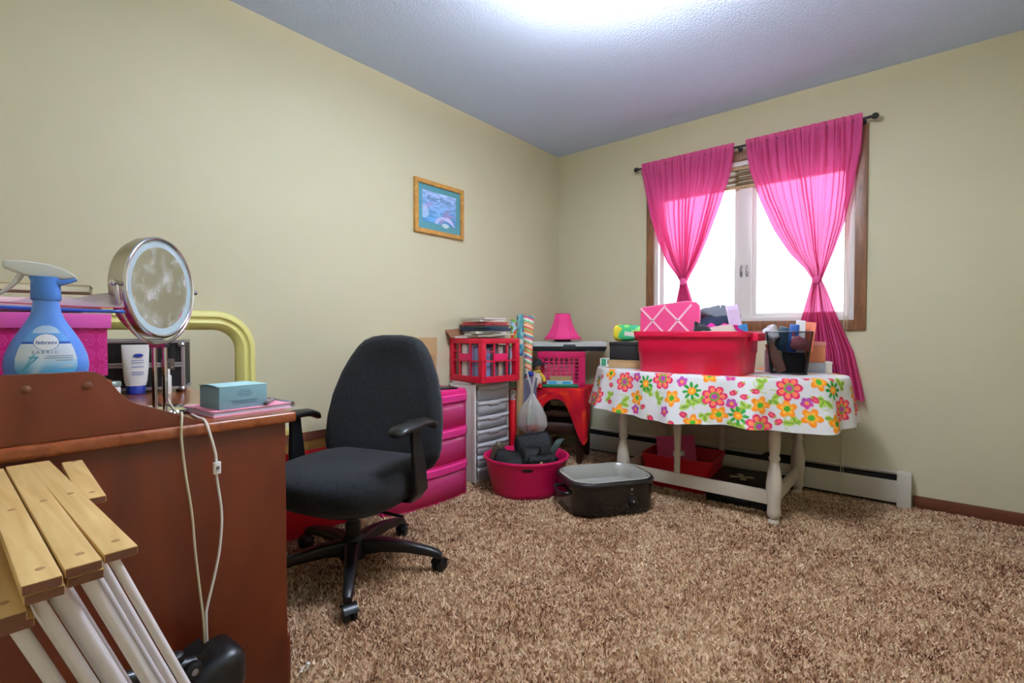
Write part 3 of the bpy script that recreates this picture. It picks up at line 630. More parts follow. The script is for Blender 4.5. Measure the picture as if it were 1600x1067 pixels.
def bout(sc, y, dz=0):
    c = .62; pts = []
    for z, hw_ in HZ: pts.append((hw_*sc, y+.20+.14*(z-.4)-.05*(1-(hw_*sc/.3)**2)*0-.0, c+(z-c)*(.5+.5*sc) if sc < 1 else z))
    for z, hw_ in reversed(HZ): pts.append((-hw_*sc, y+.20+.14*(z-.4), c+(z-c)*(.5+.5*sc) if sc < 1 else z))
    return [(x, yy+.10*(x*x)/.09*-.35, z) for x, yy, z in pts]
O('backrest', G().loft([bout(.3, -.028), bout(.6, -.031), bout(.85, -.03), bout(.95, -.022), bout(1, -.002), bout(.985, .02), bout(.93, .03)]), 'chair_fabric', ch, smooth=70)
O('back_shell', G().loft([bout(.95, .028), bout(.93, .045), bout(.8, .055), bout(.3, .06)]), 'black_plastic', ch, smooth=70)
O('back_bracket', G().tube([(0, .05, .30), (0, .17, .30), (0, .235, .34), (0, .275, .45), (0, .29, .55)], .022, 10), 'black_plastic', ch)
for s in (-1, 1):
    ar = O('arm_post', G().loft([[(s*x+p[0]*.5, p[1]+y, z) for p in rrect(.05, w_, .012, 3)] for x, y, z, w_ in ((.20, .02, .312, .06), (.275, .02, .318, .075), (.305, .02, .36, .085), (.305, .01, .45, .075), (.30, .0, .55, .055), (.298, -.005, .60, .05))]), 'black_plastic', ch, smooth=60)
    O('arm_pad', G().loft([[(s*.298+p[0], p[1], p[2]) for p in rr] for rr in [
        [(q[0], y, q[1]+z) for q in [(w_*math.cos(2*math.pi*k/16), h_*math.sin(2*math.pi*k/16)) for k in range(16)]] for y, z, w_, h_ in ((-.135, .596, .02, .006), (-.128, .604, .035, .014), (-.10, .612, .041, .017), (0, .618, .043, .017), (.07, .614, .04, .017), (.11, .600, .034, .016), (.125, .585, .022, .008))]]), 'black_plastic', ar, smooth=60)
O('gas_column', G().lathe([(.028, .06), (.03, .065), (.03, .2), (.022, .2), (.022, .30)], 20), 'black_plastic', ch)
O('tilt_mechanism', G().box(-.07, .07, -.11, .10, .255, .30), 'black_plastic', ch, bevel=.012)
O('height_lever', G().tube([(.05, -.02, .275), (.22, -.03, .27), (.26, -.03, .268)], .006, 8), 'black_plastic', ch)
O('hub', G().lathe([(.03, .055), (.052, .06), (.056, .09), (.05, .13), (.034, .15), (.03, .15)], 24), 'black_plastic', ch)
for k in range(5):
    a = R(-35+72*k-18); m = Matrix.Rotation(a, 4, 'Z')
    lg = O('base_leg', G().loft([[(x, p[0], p[1]+z) for p in rrect(w_, h_, .012, 3)] for x, z, w_, h_ in ((.035, .105, .06, .062), (.12, .112, .05, .05), (.22, .105, .042, .042), (.31, .088, .036, .036), (.345, .078, .034, .034), (.36, .07, .03, .026))], m=m), 'black_plastic', ch, smooth=50)
    yaw = R([20, 60, 15, 100, 150][k])
    cm = m @ Matrix.Translation((.342, 0, 0)) @ Matrix.Rotation(yaw, 4, 'Z')
    g = G()
    for s in (-1, 1): g.lathe([(.004, -.011), (.022, -.010), (.0275, -.006), (.0275, .005), (.022, .009), (.004, .01)], 24, cm @ T(.016, s*.0125, .028, rx=90))
    g.tube([cm @ Vector((0, 0, .072)), cm @ Vector((0, 0, .045)), cm @ Vector((.016, 0, .03))], .0075, 8)
    g.loft([[tuple(cm @ Vector((.016+.031*math.cos(t), y, .028+.031*math.sin(t)))) for t in [R(20+q*20) for q in range(8)]] for y in (-.024, .024)], (0, 0), closed=False)
    O('caster', g, 'black_plastic', lg, smooth=50)

# ---------------------------------------------------------------- red tote with a gold carton, left of the chair back
rt = thing('red_tote', 'red plastic tote against the left wall between desk and chair', 'tote', (.10, -2.30, 0), 90)
def tub_box(w_, d, h_, r_, taper=.9, rim=.014, t=.004):
    o = [rrect(w_*taper, d*taper, r_, 5, 0), rrect(w_*taper+.006, d*taper+.006, r_, 5, .008), rrect(w_, d, r_, 5, h_-.02), rrect(w_+rim, d+rim, r_+rim/2, 5, h_-.018), rrect(w_+rim, d+rim, r_+rim/2, 5, h_),
         rrect(w_-t, d-t, r_, 5, h_), rrect(w_*taper-t, d*taper-t, r_, 5, .012)]
    return o
O('tote_body', G().loft(tub_box(.46, .15, .41, .03)), 'red_plastic', rt, smooth=50)
gc = thing('gold_carton', 'open gold cardboard carton with a wavy flap in the red tote', 'carton', (.095, -2.30, .03), 90)
O('carton_body', G().box(-.19, .19, -.05, .05, 0, .43), M('gold_card', (168, 130, 62), .5), gc)
O('carton_liner', G().box(-.195, .195, -.056, -.052, .42, .46), M('brown_card', (112, 62, 38), .8), gc)
O('carton_flap', G().grid(lambda u, v: (-.19+.38*u, -.03+.004*v, .39+.10*v*(.8+.22*math.sin(u*6+.8))), 20, 6), M('flap_gold', (196, 178, 98), .5), gc, solid=.003)

# ---------------------------------------------------------------- pink translucent three drawer cart
sheer('pink_clear', (240, 92, 164), .34, .4, (250, 130, 190), gloss=.05)
pc = thing('drawer_cart', 'hot pink three drawer plastic cart behind the office chair', 'drawer cart', (.16, -1.68, 0), 86)
CW, CH_ = .56, .63
def bow(x, d0=-.13, b=.035): return d0-b*(1-(2*x/CW)**2)
def bowplan(inset=0, b=.035, back=.13, n=16, d0=-.13):
    return [(-CW/2+inset, back-inset), (-CW/2+inset, 0)]+[(-CW/2+inset+(CW-2*inset)*k/n, bow(-CW/2+inset+(CW-2*inset)*k/n, d0, b)+inset) for k in range(n+1)]+[(CW/2-inset, 0), (CW/2-inset, back-inset)]
O('cart_top', G().prism(bowplan(), CH_-.02, CH_), 'hot_pink', pc, bevel=.005)
O('cart_bottom', G().prism(bowplan(), 0.0, .014), 'hot_pink', pc, bevel=.003)
for s in (-1, 1): O('side_wall', G().box(s*CW/2-.004, s*CW/2+.004, -.125, .13, .012, CH_-.018), 'hot_pink' if s < 0 else 'pink_clear', pc)
O('back_wall', G().box(-CW/2, CW/2, .126, .132, .012, CH_-.018), 'hot_pink', pc)
for k in range(3):
    z0 = .016+k*.1995; z1 = z0+.195
    dw = O('drawer', G().grid(lambda u, v: (-.27+.54*u, bow(-.27+.54*u)-.002, z0+(z1-z0-.05)*v), 20, 2), 'pink_clear', pc, solid=.004)
    O('drawer_lip', G().loft([[(-.272+.544*u, bow(-.272+.544*u)-.004-dy, z) for u in [i/20 for i in range(21)]] for dy, z in ((0, z1-.052), (.008, z1-.046), (.012, z1-.012), (.004, z1-.004))], (0, 0), closed=False), M('lip_pink', (236, 62, 146), .35), dw, solid=.003)
    O('drawer_rail', G().loft([[(-.275+.55*u, bow(-.275+.55*u)-.006+dy, z) for u in [i/20 for i in range(21)]] for dy, z in ((.02, z1-.004), (-.004, z1-.004), (-.006, z1+.003), (.02, z1+.004))], (0, 0), closed=False), 'hot_pink', dw)
def lump(name, label, cat, mat, loc, s, seed=0, rz=0, group=None, flat=1.0):
    r_ = random.Random(seed); ph = [r_.uniform(0, 6.3) for _ in range(4)]; rings = []
    for i in range(21):
        t = math.pi*i/20; rr_ = math.sin(t)+.02; z = .5-.5*math.cos(t)
        rings.append([(s[0]/2*rr_*math.cos(a)*(1+.12*math.sin(3*a+ph[0])+.08*math.sin(5*a+ph[1]+4*z)), s[1]/2*rr_*math.sin(a)*(1+.12*math.sin(2*a+ph[2])+.06*math.sin(7*a+ph[3])), s[2]*z*(1+.10*math.sin(2*a+ph[1])*z)) for a in [2*math.pi*k/28 for k in range(28)]])
    o = O(name, crumple(G().loft(rings), min(s)*.22, 2.2*math.pi/max(s), seed), mat, loc=loc, rot=(0, 0, rz), smooth=80); return tag(o, label, cat, group)
lump('tissue_bundle', 'crumpled pale pink bundle seen inside the top pink drawer', 'bundle', M('bundle_pink', (246, 190, 214), .8), (.22, -1.54, .43), (.12, .16, .10), 3)
tag(O('craft_block', G().cbox((0, 0, .022), (.10, .13, .044)), M('block_orange', (240, 110, 30), .6), bevel=.004, loc=(.225, -1.56, .105), rot=(0, 0, -4)), 'orange block seen inside the bottom pink drawer', 'block')
tag(O('craft_tray', G().loft(tub_box(.30, .14, .07, .02)), M('tray_salmon', (246, 120, 110), .6), loc=(.21, -1.80, .031), rot=(0, 0, 80)), 'salmon tray with cut edge low in the bottom pink drawer', 'tray')
lump('fabric_bundle', 'dark rose bundle seen inside the middle pink drawer', 'bundle', M('bundle_rose', (170, 70, 110), .9), (.20, -1.66, .217), (.16, .30, .10), 5)
tag(O('tablet', G().loft([rrect(.11, .17, .01, 4, z) for z in (0, .008)]), 'black_plastic', loc=(.225, -1.53, CH_+.001), rot=(0, 0, -20), bevel=.0015), 'thin black tablet lying on the pink cart', 'tablet')
cb = thing('cardboard_box', 'plain cardboard box on the pink cart behind the chair back', 'box', (.135, -1.73, CH_), 90)
O('box_body', G().box(-.165, .165, -.09, .10, 0, .29), 'kraft', cb, bevel=.002)
O('box_flap', G().box(-.165, .165, -.094, -.09, .20, .302), 'kraft', cb)

# ---------------------------------------------------------------- white drawer tower
wt = thing('drawer_tower', 'white narrow drawer tower with clear drawers', 'drawer tower', (.135, -1.112, 0), 90)
TW, TD, TH = .31, .23, .645
M('tower_white', (228, 226, 220), .4); sheer('clear_plastic', (232, 238, 246), .16, .3, (236, 240, 246), gloss=.05)
for s in (-1, 1):
    O('side_frame', G().box(s*TW/2-.007, s*TW/2+.007, -TD/2, -TD/2+.03, .015, TH).box(s*TW/2-.007, s*TW/2+.007, TD/2-.03, TD/2, .015, TH).box(s*TW/2-.004, s*TW/2+.004, -TD/2+.03, TD/2-.03, .015, TH), 'tower_white', wt, bevel=.003)
    for y in (-TD/2+.015, TD/2-.015): O('foot', G().lathe([(.012, 0), (.013, .004), (.010, .015)], 12, T(s*TW/2, y, 0)), 'black_plastic', wt)
O('tower_top', G().box(-TW/2-.007, TW/2+.007, -TD/2, TD/2, TH-.014, TH), 'tower_white', wt, bevel=.003)
O('tower_base', G().box(-TW/2, TW/2, -TD/2, TD/2, .015, .03), 'tower_white', wt, bevel=.003)
ND = 7; zz = .034; hs_ = [.078, .078, .078, .082, .088, .094, .098]
cols = [(120, 104, 96), (150, 132, 124), (132, 120, 112), (120, 128, 120), (186, 92, 78), (176, 186, 196), (120, 152, 184)]
for k in range(ND):
    h_ = hs_[k]; z0 = zz; z1 = zz+h_-.008; zz += h_
    dw = O('drawer', G().grid(lambda u, v: (-.144+.288*u, -TD/2-.004-.008*(1-(2*u-1)**2), z0+(z1-z0)*v), 10, 1), 'clear_plastic', wt, solid=.003)
    O('drawer_lip', G().loft([[(-.147+.294*u, -TD/2-.008-.008*(1-(2*u-1)**2)-dy, z1-.024*(1-q)-(.012 if .3 < u < .7 else 0)*(1-q)) for u in [i/20 for i in range(21)]] for dy, q in ((0, 0), (.008, .3), (.010, 1))], (0, 0), closed=False), M('lip_clear', (226, 230, 234), .35, trans=.3), dw, solid=.002)
    O('rail', G().box(-TW/2, TW/2, -TD/2+.002, -TD/2+.012, z1+.001, z1+.006), 'tower_white', wt)
    r_ = random.Random(k)
    for q in range(2):
        lump('craft_bundle', ['dull brown', 'tan grey', 'grey', 'sage grey', 'brick red', 'pale blue', 'steel blue'][k]+' bundle at the '+['left', 'right'][q]+' of the '+['lowest', 'second lowest', 'third lowest', 'middle', 'third highest', 'second highest', 'topmost'][k]+' drawer of the white tower', 'bundle', M('craft%d' % k, cols[k], .8, vary=(30, .3)), (.15+.02*q, -1.19+.15*q, z0+.002), (.13, .13, h_*.62), k*5+q, group='bundles in the %s tower drawer' % ['lowest', 'second', 'third', 'fourth', 'fifth', 'sixth', 'top'][k])

# ---------------------------------------------------------------- red milk crate with magazines
cr = thing('milk_crate', 'red lattice milk crate filled with magazines on the white drawer tower', 'crate', (.185, -1.115, TH+.002), 84)
M('crate_red', (204, 12, 48), .4); cs, chh = .325, .275
def band(z0, z1, t=.012):
    a = cs/2; return G().box(-a, a, -a, -a+t, z0, z1).box(-a, a, a-t, a, z0, z1).box(-a, -a+t, -a+t, a-t, z0, z1).box(a-t, a, -a+t, a-t, z0, z1)
O('top_rim', band(chh-.032, chh, .016), 'crate_red', cr, bevel=.003)
O('bottom_rim', band(0, .04, .014), 'crate_red', cr, bevel=.003)
O('floor_grid', G().box(-cs/2+.01, cs/2-.01, -cs/2+.01, cs/2-.01, .004, .010), 'crate_red', cr)
O('middle_rail', band(.13, .139, .006), 'crate_red', cr)
for sx in (-1, 1):
    for sy in (-1, 1): O('corner_post', G().box(-.018, .018, -.018, .018, .02, chh-.02, T(sx*(cs/2-.018), sy*(cs/2-.018), 0)), 'crate_red', cr, bevel=.004)
for k in range(4):
    rot = T(rz=90*k)
    for x in (-.06, .05): O('slat', G().box(x-.006, x+.006, -cs/2, -cs/2+.007, .03, chh-.02, rot), 'crate_red', cr)
    O('rail', G().box(-cs/2+.03, -.06, -cs/2+.001, -cs/2+.006, .19, .197, rot), 'crate_red', cr)
    O('handle_plate', G().box(-.06, .05, -cs/2-.001, -cs/2+.006, .14, .18, rot), M('plate_pink', (222, 30, 96), .4), cr)
mats = [(58, 66, 104), (196, 170, 140), (206, 206, 210), (70, 52, 60), (128, 96, 104), (30, 36, 56), (96, 110, 150), (172, 140, 124), (222, 220, 214), (80, 84, 92), (120, 60, 70), (200, 196, 176), (44, 44, 60), (150, 156, 172)]
cm_ = T(.185, -1.115, TH+.002, rz=84)
names = ['navy', 'tan', 'pale grey', 'plum', 'mauve', 'dark navy', 'slate blue', 'rosy tan', 'off white', 'grey', 'wine', 'cream', 'inky', 'blue grey']
for k in range(4):
    l = cm_ @ Vector((-.108, -.10+.062*k, .012)); o = thing('magazine', ['sky blue', 'lilac', 'white spined', 'brick brown'][k]+' magazine turned spine out at the left side of the red crate', 'magazine', tuple(l), 84, 'magazines turned spine out in the crate')
    O('pages', G().box(-.04, .045, -.022, .022, 0, .2+.01*k), 'paper', o)
    O('cover', G().box(-.043, -.0405, -.024, .024, 0, .203+.01*k).box(-.043, .046, -.0245, -.0225, 0, .203+.01*k).box(-.043, .046, .0225, .0245, 0, .203+.01*k), M('turned%d' % k, [(120, 140, 180), (150, 120, 160), (224, 220, 216), (130, 84, 70)][k], .35), o)
for k in range(4, 14):
    x = -.125+k*.0185; r_ = random.Random(k); hh = r_.uniform(.2, .235)
    l = cm_ @ Vector((x, r_.uniform(-.01, .01), .012))
    o = thing('magazine', names[k]+' magazine standing upright inside the red crate', 'magazine', tuple(l), 84, 'magazines upright in the crate')
    O('pages', G().box(-.004, .004, -.13, .125, 0, hh, T(ry=r_.uniform(-3, 3))), 'paper', o)
    O('cover', G().box(-.0052, -.0042, -.131, .126, 0, hh+.001, T(ry=r_.uniform(-1, 1))).box(-.005, .005, -.132, -.1305, 0, hh+.001).box(.0042, .0052, -.131, .126, 0, hh+.001), M('mag%d' % k, mats[k], .35), o)
tag(O('shoe_tread_print', G().box(-.06, .09, -.1545, -.1515, .045, .09, T(.03, 0, 0)), M('zigzag', (232, 234, 238), .5), loc=(.185, -1.115, TH+.002), rot=(0, 0, 84)), 'bright white striped print facing out of the red crate', 'print') if False else None
pile = [('white tilted catalogue', (220, 218, 208), -.04, -.03, 20, .008), ('grey photo catalogue', (160, 158, 150), .03, -.05, -12, .006), ('pale booklet', (226, 224, 216), .06, .03, 24, .006), ('ivory catalogue', (214, 208, 190), -.02, .02, -20, .012), ('dark navy folder', (24, 40, 72), .03, .0, 8, .010), ('bright navy folder', (20, 48, 96), .035, .01, 14, .006), ('dark green folder', (16, 84, 70), .0, .0, -6, .006), ('plum card folder', (112, 50, 70), .0, .015, -2, .008), ('red card folder', (204, 60, 76), .015, .0, 10, .008), ('rust card folder', (190, 92, 70), .02, .02, 16, .006), ('dark patterned booklet', (46, 48, 66), -.02, .01, -8, .012), ('white patterned booklet', (206, 206, 206), -.01, .01, 0, .009)]
z = TH+.002+chh+.003
for k, (nm, c, dx, dy, rz, th) in enumerate(pile):
    o = thing('magazine', nm+' in the loose pile topping the red crate', 'magazine', (.18+dx*.6, -1.12+dy*.6, z), 84+rz, 'loose magazines piled on the crate')
    sz = (.21, .27) if k < 8 else (.19, .24)
    th *= 1.25
    if 'folder' in nm: O('sheets', G().box(-sz[0]/2+.002, sz[0]/2-.002, -sz[1]/2+.002, sz[1]/2-.002, .001, th-.001), M('pile%d' % k, c, .4), o)
    else: O('pages', G().box(-sz[0]/2+.002, sz[0]/2-.002, -sz[1]/2+.002, sz[1]/2-.002, .001, th-.001), 'paper', o)
    O('cover', G().box(-sz[0]/2, sz[0]/2, -sz[1]/2, sz[1]/2, th-.001, th).box(-sz[0]/2, sz[0]/2, -sz[1]/2, sz[1]/2, 0, .001), M('pile%d' % k, c, .4), o)
    z += th+.0008
lean = thing('folder', 'brown envelope leaning over the left rim of the red crate pile', 'folder', (.072, -1.20, TH+chh+.006), 84)
O('envelope', G().box(-.10, .10, -.002, .002, 0, .12, T(0, 0, 0, rx=-52)), M('envelope_brown', (134, 88, 60), .7), lean)
tag(O('wood_block', G().cbox((0, 0, .008), (.03, .035, .016)), M('block_ochre', (212, 150, 50), .6), bevel=.002, loc=(.225, -1.405, .645)), 'ochre wooden block beside the tower at the cart edge', 'block') if False else None

# ---------------------------------------------------------------- wrapping paper rolls
wb = thing('wrap_bin', 'cloudy plastic bin holding rolls behind the white tower', 'bin', (.244, -.782, 0))
O('bin_body', G().loft([rrect(.13, .15, .03, 5, 0), rrect(.145, .165, .03, 5, .62), rrect(.155, .175, .035, 5, .625), rrect(.155, .175, .035, 5, .64), rrect(.138, .158, .03, 5, .64), rrect(.125, .145, .03, 5, .01)]), sheer('cloudy_blue', (196, 204, 232), .25, .5, (220, 226, 242), gloss=.05), wb, smooth=50)
painted_mat('wrap_print', .35)
def roll(label, x, y, z0, z1, r0, r1, colf, lean=(0, 0), cat='wrapping roll'):
    o = thing('wrapping_roll', label, cat, (x, y, z0), 0, 'wrapping paper rolls in the corner')
    L = z1-z0
    painted('paper_roll', 40, int(L/.006), lambda u, v: ((r0+(r1-r0)*v)*np.cos(2*np.pi*u)+lean[0]*v, (r0+(r1-r0)*v)*np.sin(2*np.pi*u)+lean[1]*v, v*L), lambda u, v: colf(u, v*L), 'wrap_print', o)
    O('core_tube', G().loft([[(r1*s*math.cos(2*math.pi*k/24)+lean[0], r1*s*math.sin(2*math.pi*k/24)+lean[1], L-dz) for k in range(24)] for s, dz in ((1, 0), (.85, .001), (.6, .004), (.55, .03))], (0, 1)), 'kraft', o)
def dots(base, cs_, cell, seed):
    def f(u, z):
        c = np.tile(np.array(base, float), (len(u), 1)); a = u*.2
        n1 = vnoise(a+3, z+3, cell, seed); n2 = vnoise(a+7, z+1, cell*.8, seed+1)
        c[n1 > .66] = cs_[0]; c[n2 > .68] = cs_[1]; c[n1 < .25] = cs_[2]; return c
    return f
pal = [(226, 80, 70), (250, 220, 190), (240, 150, 110), (120, 200, 140), (250, 250, 245), (230, 90, 110), (60, 160, 190), (250, 236, 200), (236, 120, 90), (150, 210, 110)]
def stripes(u, z):
    i = ((z+.012*np.sin(2*np.pi*u+.6)*1.2)/.014).astype(int) % len(pal); return np.array(pal, float)[i]
roll('lime green roll of wrapping paper with red flowers', .196, -.826, .0, 1.05, .026, .026, dots((120, 206, 60), [(230, 90, 60), (180, 214, 236), (240, 200, 90)], .03, 4))
roll('teal roll of patterned wrapping paper', .240, -.808, .012, 1.085, .026, .026, dots((86, 160, 164), [(150, 200, 200), (60, 90, 140), (216, 196, 170)], .035, 9))
roll('candy striped roll of wrapping paper tapering down', .277, -.770, .56, 1.075, .020, .042, stripes, cat='wrapping roll')
kt = thing('kraft_tube', 'plain brown cardboard tube standing among the wrapping rolls', 'tube', (.312, -.905, 0))
O('tube_wall', G().lathe([(.024, 0), (.024, .80), (.021, .80), (.021, .01)], 24, cap=(1, 1)), 'kraft', kt)
rr2 = thing('red_roll', 'red paper roll with a spotted white upper sleeve beside the tower', 'wrapping roll', (.252, -.898, 0))
O('red_sleeve', G().lathe([(.03, 0), (.031, .002), (.031, .50), (.03, .502)], 24), M('gift_red', (206, 14, 30), .4), rr2)
painted('spotted_sleeve', 30, 40, lambda u, v: (.0295*np.cos(2*np.pi*u), .0295*np.sin(2*np.pi*u), .50+v*.14), lambda u, v: dots((214, 210, 204), [(190, 60, 90), (120, 150, 110), (160, 170, 190)], .02, 3)(u, v*.14), 'wrap_print', rr2)
gb = thing('gift_bow', 'shiny blue ribbon bow on the cloudy roll bin', 'bow', (.305, -.782, .641))
M('bow_blue', (34, 80, 190), .18, .4)
for k in range(9):
    a = 2*math.pi*k/9; e = R(20+50*(k % 2)); d = Vector((math.cos(a)*math.cos(e), math.sin(a)*math.cos(e), math.sin(e)))
    O('ribbon_loop', G().tube([Vector((0, 0, .012))+d*.034*t+Vector((0, 0, .012*math.sin(math.pi*t))) for t in [i/6 for i in range(7)]], [.004, .008, .010, .010, .009, .007, .002], 8), 'bow_blue', gb)

# clear carrier bag hung on the kraft tube
bgx, bgy = .43, -.92
cbg = thing('carrier_bag', 'white plastic carrier bag of small things hung in the corner', 'bag', (bgx, bgy, .31))
sheer('bag_white', (226, 226, 222), .28, .5, (238, 238, 234), gloss=.06)
def bagp(u, v):
    a = 2*math.pi*u; r_ = np.interp(v, [0, .05, .2, .45, .7, .88, 1], [.02, .075, .098, .088, .058, .026, .010])
    w_ = 1+.10*math.sin(9*a+3*v)*(.3+v)+.06*math.sin(17*a)
    return (r_*w_*math.cos(a)*1.05, r_*w_*math.sin(a)*.8, .25*v-.012*math.sin(2*a)*(1-v))
O('bag_film', G().grid(bagp, 72, 30), 'bag_white', cbg, smooth=180)
O('handle', G().tube(smooth_path([(0, 0, .24), (-.02, .01, .30), (-.06, .03, .36), (-.12, .09, .40)]), [.007]*25, 8), 'bag_white', cbg)
O('handle', G().tube(smooth_path([(0, 0, .24), (-.01, .02, .30), (-.02, .05, .345), (-.05, .09, .385)]), [.007]*25, 8), 'bag_white', cbg)
for k, (c, x, y, z, s, nm) in enumerate((((60, 170, 140), .0, -.02, .06, .07, 'green'), ((230, 200, 90), -.02, -.03, .10, .05, 'yellow'), ((226, 90, 90), -.04, -.02, .015, .07, 'red'), ((226, 120, 110), .04, -.02, .012, .065, 'coral'), ((150, 170, 190), .03, -.01, .1, .05, 'grey blue'))):
    lump('trinket', nm+' trinket inside the white carrier bag', 'trinket', M('trinket%d' % k, c, .5), (bgx+x, bgy+y, .31+z), (s, s*.7, s), k+30, group='trinkets in the carrier bag')

# ---------------------------------------------------------------- pink tub of handbags
tbx, tby = .56, -1.15
tub = thing('pink_tub', 'round magenta plastic tub on the carpet', 'tub', (tbx, tby, 0), 40)
tp = [(.001, .012), (.185, .012), (.195, .0), (.205, .01), (.222, .10), (.243, .2), (.249, .213), (.258, .214), (.26, .22), (.257, .227), (.246, .226), (.24, .2), (.215, .09), (.196, .02), (.001, .018)]
def tubring(r_, z, n=64): return [(r_*math.cos(2*math.pi*k/n), r_*.92*math.sin(2*math.pi*k/n), z) for k in range(n)]
O('tub_wall', G().loft([tubring(r_, z) for r_, z in ((.19, .0), (.198, .004), (.207, .04), (.215, .075), (.2165, .078), (.224, .11), (.2255, .113), (.233, .15), (.2345, .153), (.244, .2), (.25, .212), (.258, .214), (.26, .22), (.257, .227), (.247, .226), (.24, .205), (.21, .06), (.19, .012))]), 'tub_pink', tub, smooth=50)
for a in (-90, 90):
    g = G(); q = []
    for k in range(20):
        t = 2*math.pi*k/20; ex = .030*math.copysign(abs(math.cos(t))**.5, math.cos(t)); ez = .0085*math.copysign(abs(math.sin(t))**.7, math.sin(t))
        th = R(a)+ex/.238; zc = .186+ez; rr_ = np.interp(zc, [.15, .2], [.2345, .244])+.0015; q.append((rr_*math.cos(th), rr_*.92*math.sin(th), zc))
    O('hand_hole', G().add(q, [tuple(range(20))]), 'black_slot', tub)
def handbag(label, loc, s, rz, tilt, strap=False, clasp=False):
    t = thing('handbag', label, 'handbag', loc, rz, 'dark handbags in the pink tub')
    mm = T(rx=tilt[0], ry=tilt[1])
    O('bag_body', crumple(G().loft(densify([rrect(s[0]*a, s[1]*b, min(s[1]*b*.49, .06), 8, s[2]*z) for a, b, z in ((.7, .7, 0), (.9, .9, .12), (.95, .95, .4), (.9, .7, .75), (.78, .35, .96), (.7, .12, 1))]), m=mm), .022, 28, int(rz)), M('bag_leather', (7, 7, 8), .6, bump=(60, .5, .006), spec=.25), t, smooth=60)
    if strap: O('strap', G().tube([mm @ Vector(p) for p in smooth_path([(-s[0]*.3, 0, s[2]*.9), (-s[0]*.25, -.02, s[2]*1.2), (0, -.03, s[2]*1.32), (s[0]*.25, -.02, s[2]*1.2), (s[0]*.3, 0, s[2]*.9)])], .009, 8), 'bag_leather', t)
    if clasp: O('clasp', G().box(-.006, .006, -s[1]*.62, -s[1]*.52, s[2]*.45, s[2]*.62, mm), M('brass', (206, 170, 120), .3, .8), t, bevel=.001)
handbag('tall black handbag standing at the back of the pink tub', (tbx+.02, tby+.07, .10), (.27, .12, .25), 42, (-6, -5))
handbag('slumped black handbag at the left front of the pink tub', (tbx-.03, tby-.09, .11), (.24, .13, .145), 50, (-14, 6))
handbag('black clutch with a brass clasp at the right front of the pink tub', (tbx+.13, tby-.0, .12), (.20, .12, .12), 36, (-18, -8), clasp=True)
handbag('round black pouch in the middle of the pink tub', (tbx+.03, tby-.01, .12), (.16, .13, .155), 40, (-8, 0))
ss = thing('green_strap', 'dark green folded strap sticking up from the pink tub', 'strap', (tbx+.13, tby+.11, .16), 40)
O('strap_band', G().loft([[(p[0]+x, p[1]+y, z) for p in rrect(.045, .012, .005, 3)] for x, y, z in ((-.05, 0, 0), (-.03, .0, .05), (.0, .0, .10), (.03, .01, .145), (.045, .02, .155))]), M('strap_green', (34, 52, 46), .6), ss, smooth=60)
pf = thing('pointed_flap', 'upright olive pointed shoe flap at the left of the pink tub', 'shoe', (tbx-.145, tby-.085, .13), 40)
O('shoe_upper', G().loft([[(x*w_, y+dy, z) for x, y in [(math.cos(t), -.03*math.sin(t)) for t in [math.pi*k/12 for k in range(13)]]] for w_, dy, z in ((.062, 0, 0), (.058, .0, .05), (.046, .004, .10), (.028, .008, .14), (.008, .012, .165))], (0, 0), closed=False), M('shoe_olive', (70, 62, 44), .4, vary=(25, .5)), pf, solid=.006, smooth=70)

# ---------------------------------------------------------------- roaster oven
ro = thing('roaster_oven', 'black countertop roaster with an open grey pan on the carpet', 'roaster', (1.048, -1.075, 0), 56)
RW, RD, RHt = .475, .36, .188
O('outer_shell', G().loft([rrect(RW-.03, RD-.03, .10, 8, .012), rrect(RW-.006, RD-.006, .11, 8, .02), rrect(RW, RD, .115, 8, .05), rrect(RW, RD, .115, 8, RHt-.028)], (1, 0)), M('enamel_black', (13, 13, 15), .16, coat=.4), ro, smooth=50)
O('rim_band', G().loft([rrect(RW+.002, RD+.002, .115, 8, RHt-.03), rrect(RW+.018, RD+.018, .122, 8, RHt-.024), rrect(RW+.02, RD+.02, .122, 8, RHt-.008), rrect(RW+.008, RD+.008, .118, 8, RHt), rrect(RW-.03, RD-.03, .10, 8, RHt)], (0, 0)), M('rim_black', (26, 24, 25), .3), ro, smooth=50)
O('inner_pan', G().loft([rrect(RW-.014, RD-.014, .108, 8, RHt+.002), rrect(RW-.03, RD-.03, .10, 8, RHt+.005), rrect(RW-.05, RD-.05, .09, 8, RHt-.002), rrect(RW-.07, RD-.07, .085, 8, .115), rrect(RW-.12, RD-.12, .07, 8, .10), rrect(.02, .02, .01, 8, .098)], (0, 1)), M('pan_grey', (158, 155, 146), .25, .15), ro, smooth=50)
O('side_handle', G().tube(smooth_path([(-RW/2, -.075, .12), (-RW/2-.022, -.07, .118), (-RW/2-.034, -.03, .112), (-RW/2-.034, .03, .112), (-RW/2-.022, .07, .118), (-RW/2, .075, .12)]), .009, 10), 'black_plastic', ro)
O('side_handle', G().tube(smooth_path([(RW/2, -.075, .12), (RW/2+.022, -.07, .118), (RW/2+.034, -.03, .112), (RW/2+.034, .03, .112), (RW/2+.022, .07, .118), (RW/2, .075, .12)]), .009, 10), 'black_plastic', ro)
kx = .07
kn = O('dial_knob', G().lathe([(.024, 0), (.024, .004), (.02, .006), (.019, .02), (.017, .022), (.001, .022)], 24, T(kx, -RD/2, .075, rx=90)), 'black_plastic', ro)
O('pointer', G().cbox((kx, -RD/2-.0225, .088), (.003, .002, .012)), 'white_plastic', kn)
for k in range(11):
    a = R(-50+28*k); O('dial_mark', G().cbox((kx+.031*math.cos(a), -RD/2-.0008, .075+.031*math.sin(a)), (.003, .0012, .003)), M('mark_grey', (170, 170, 170), .5), ro)
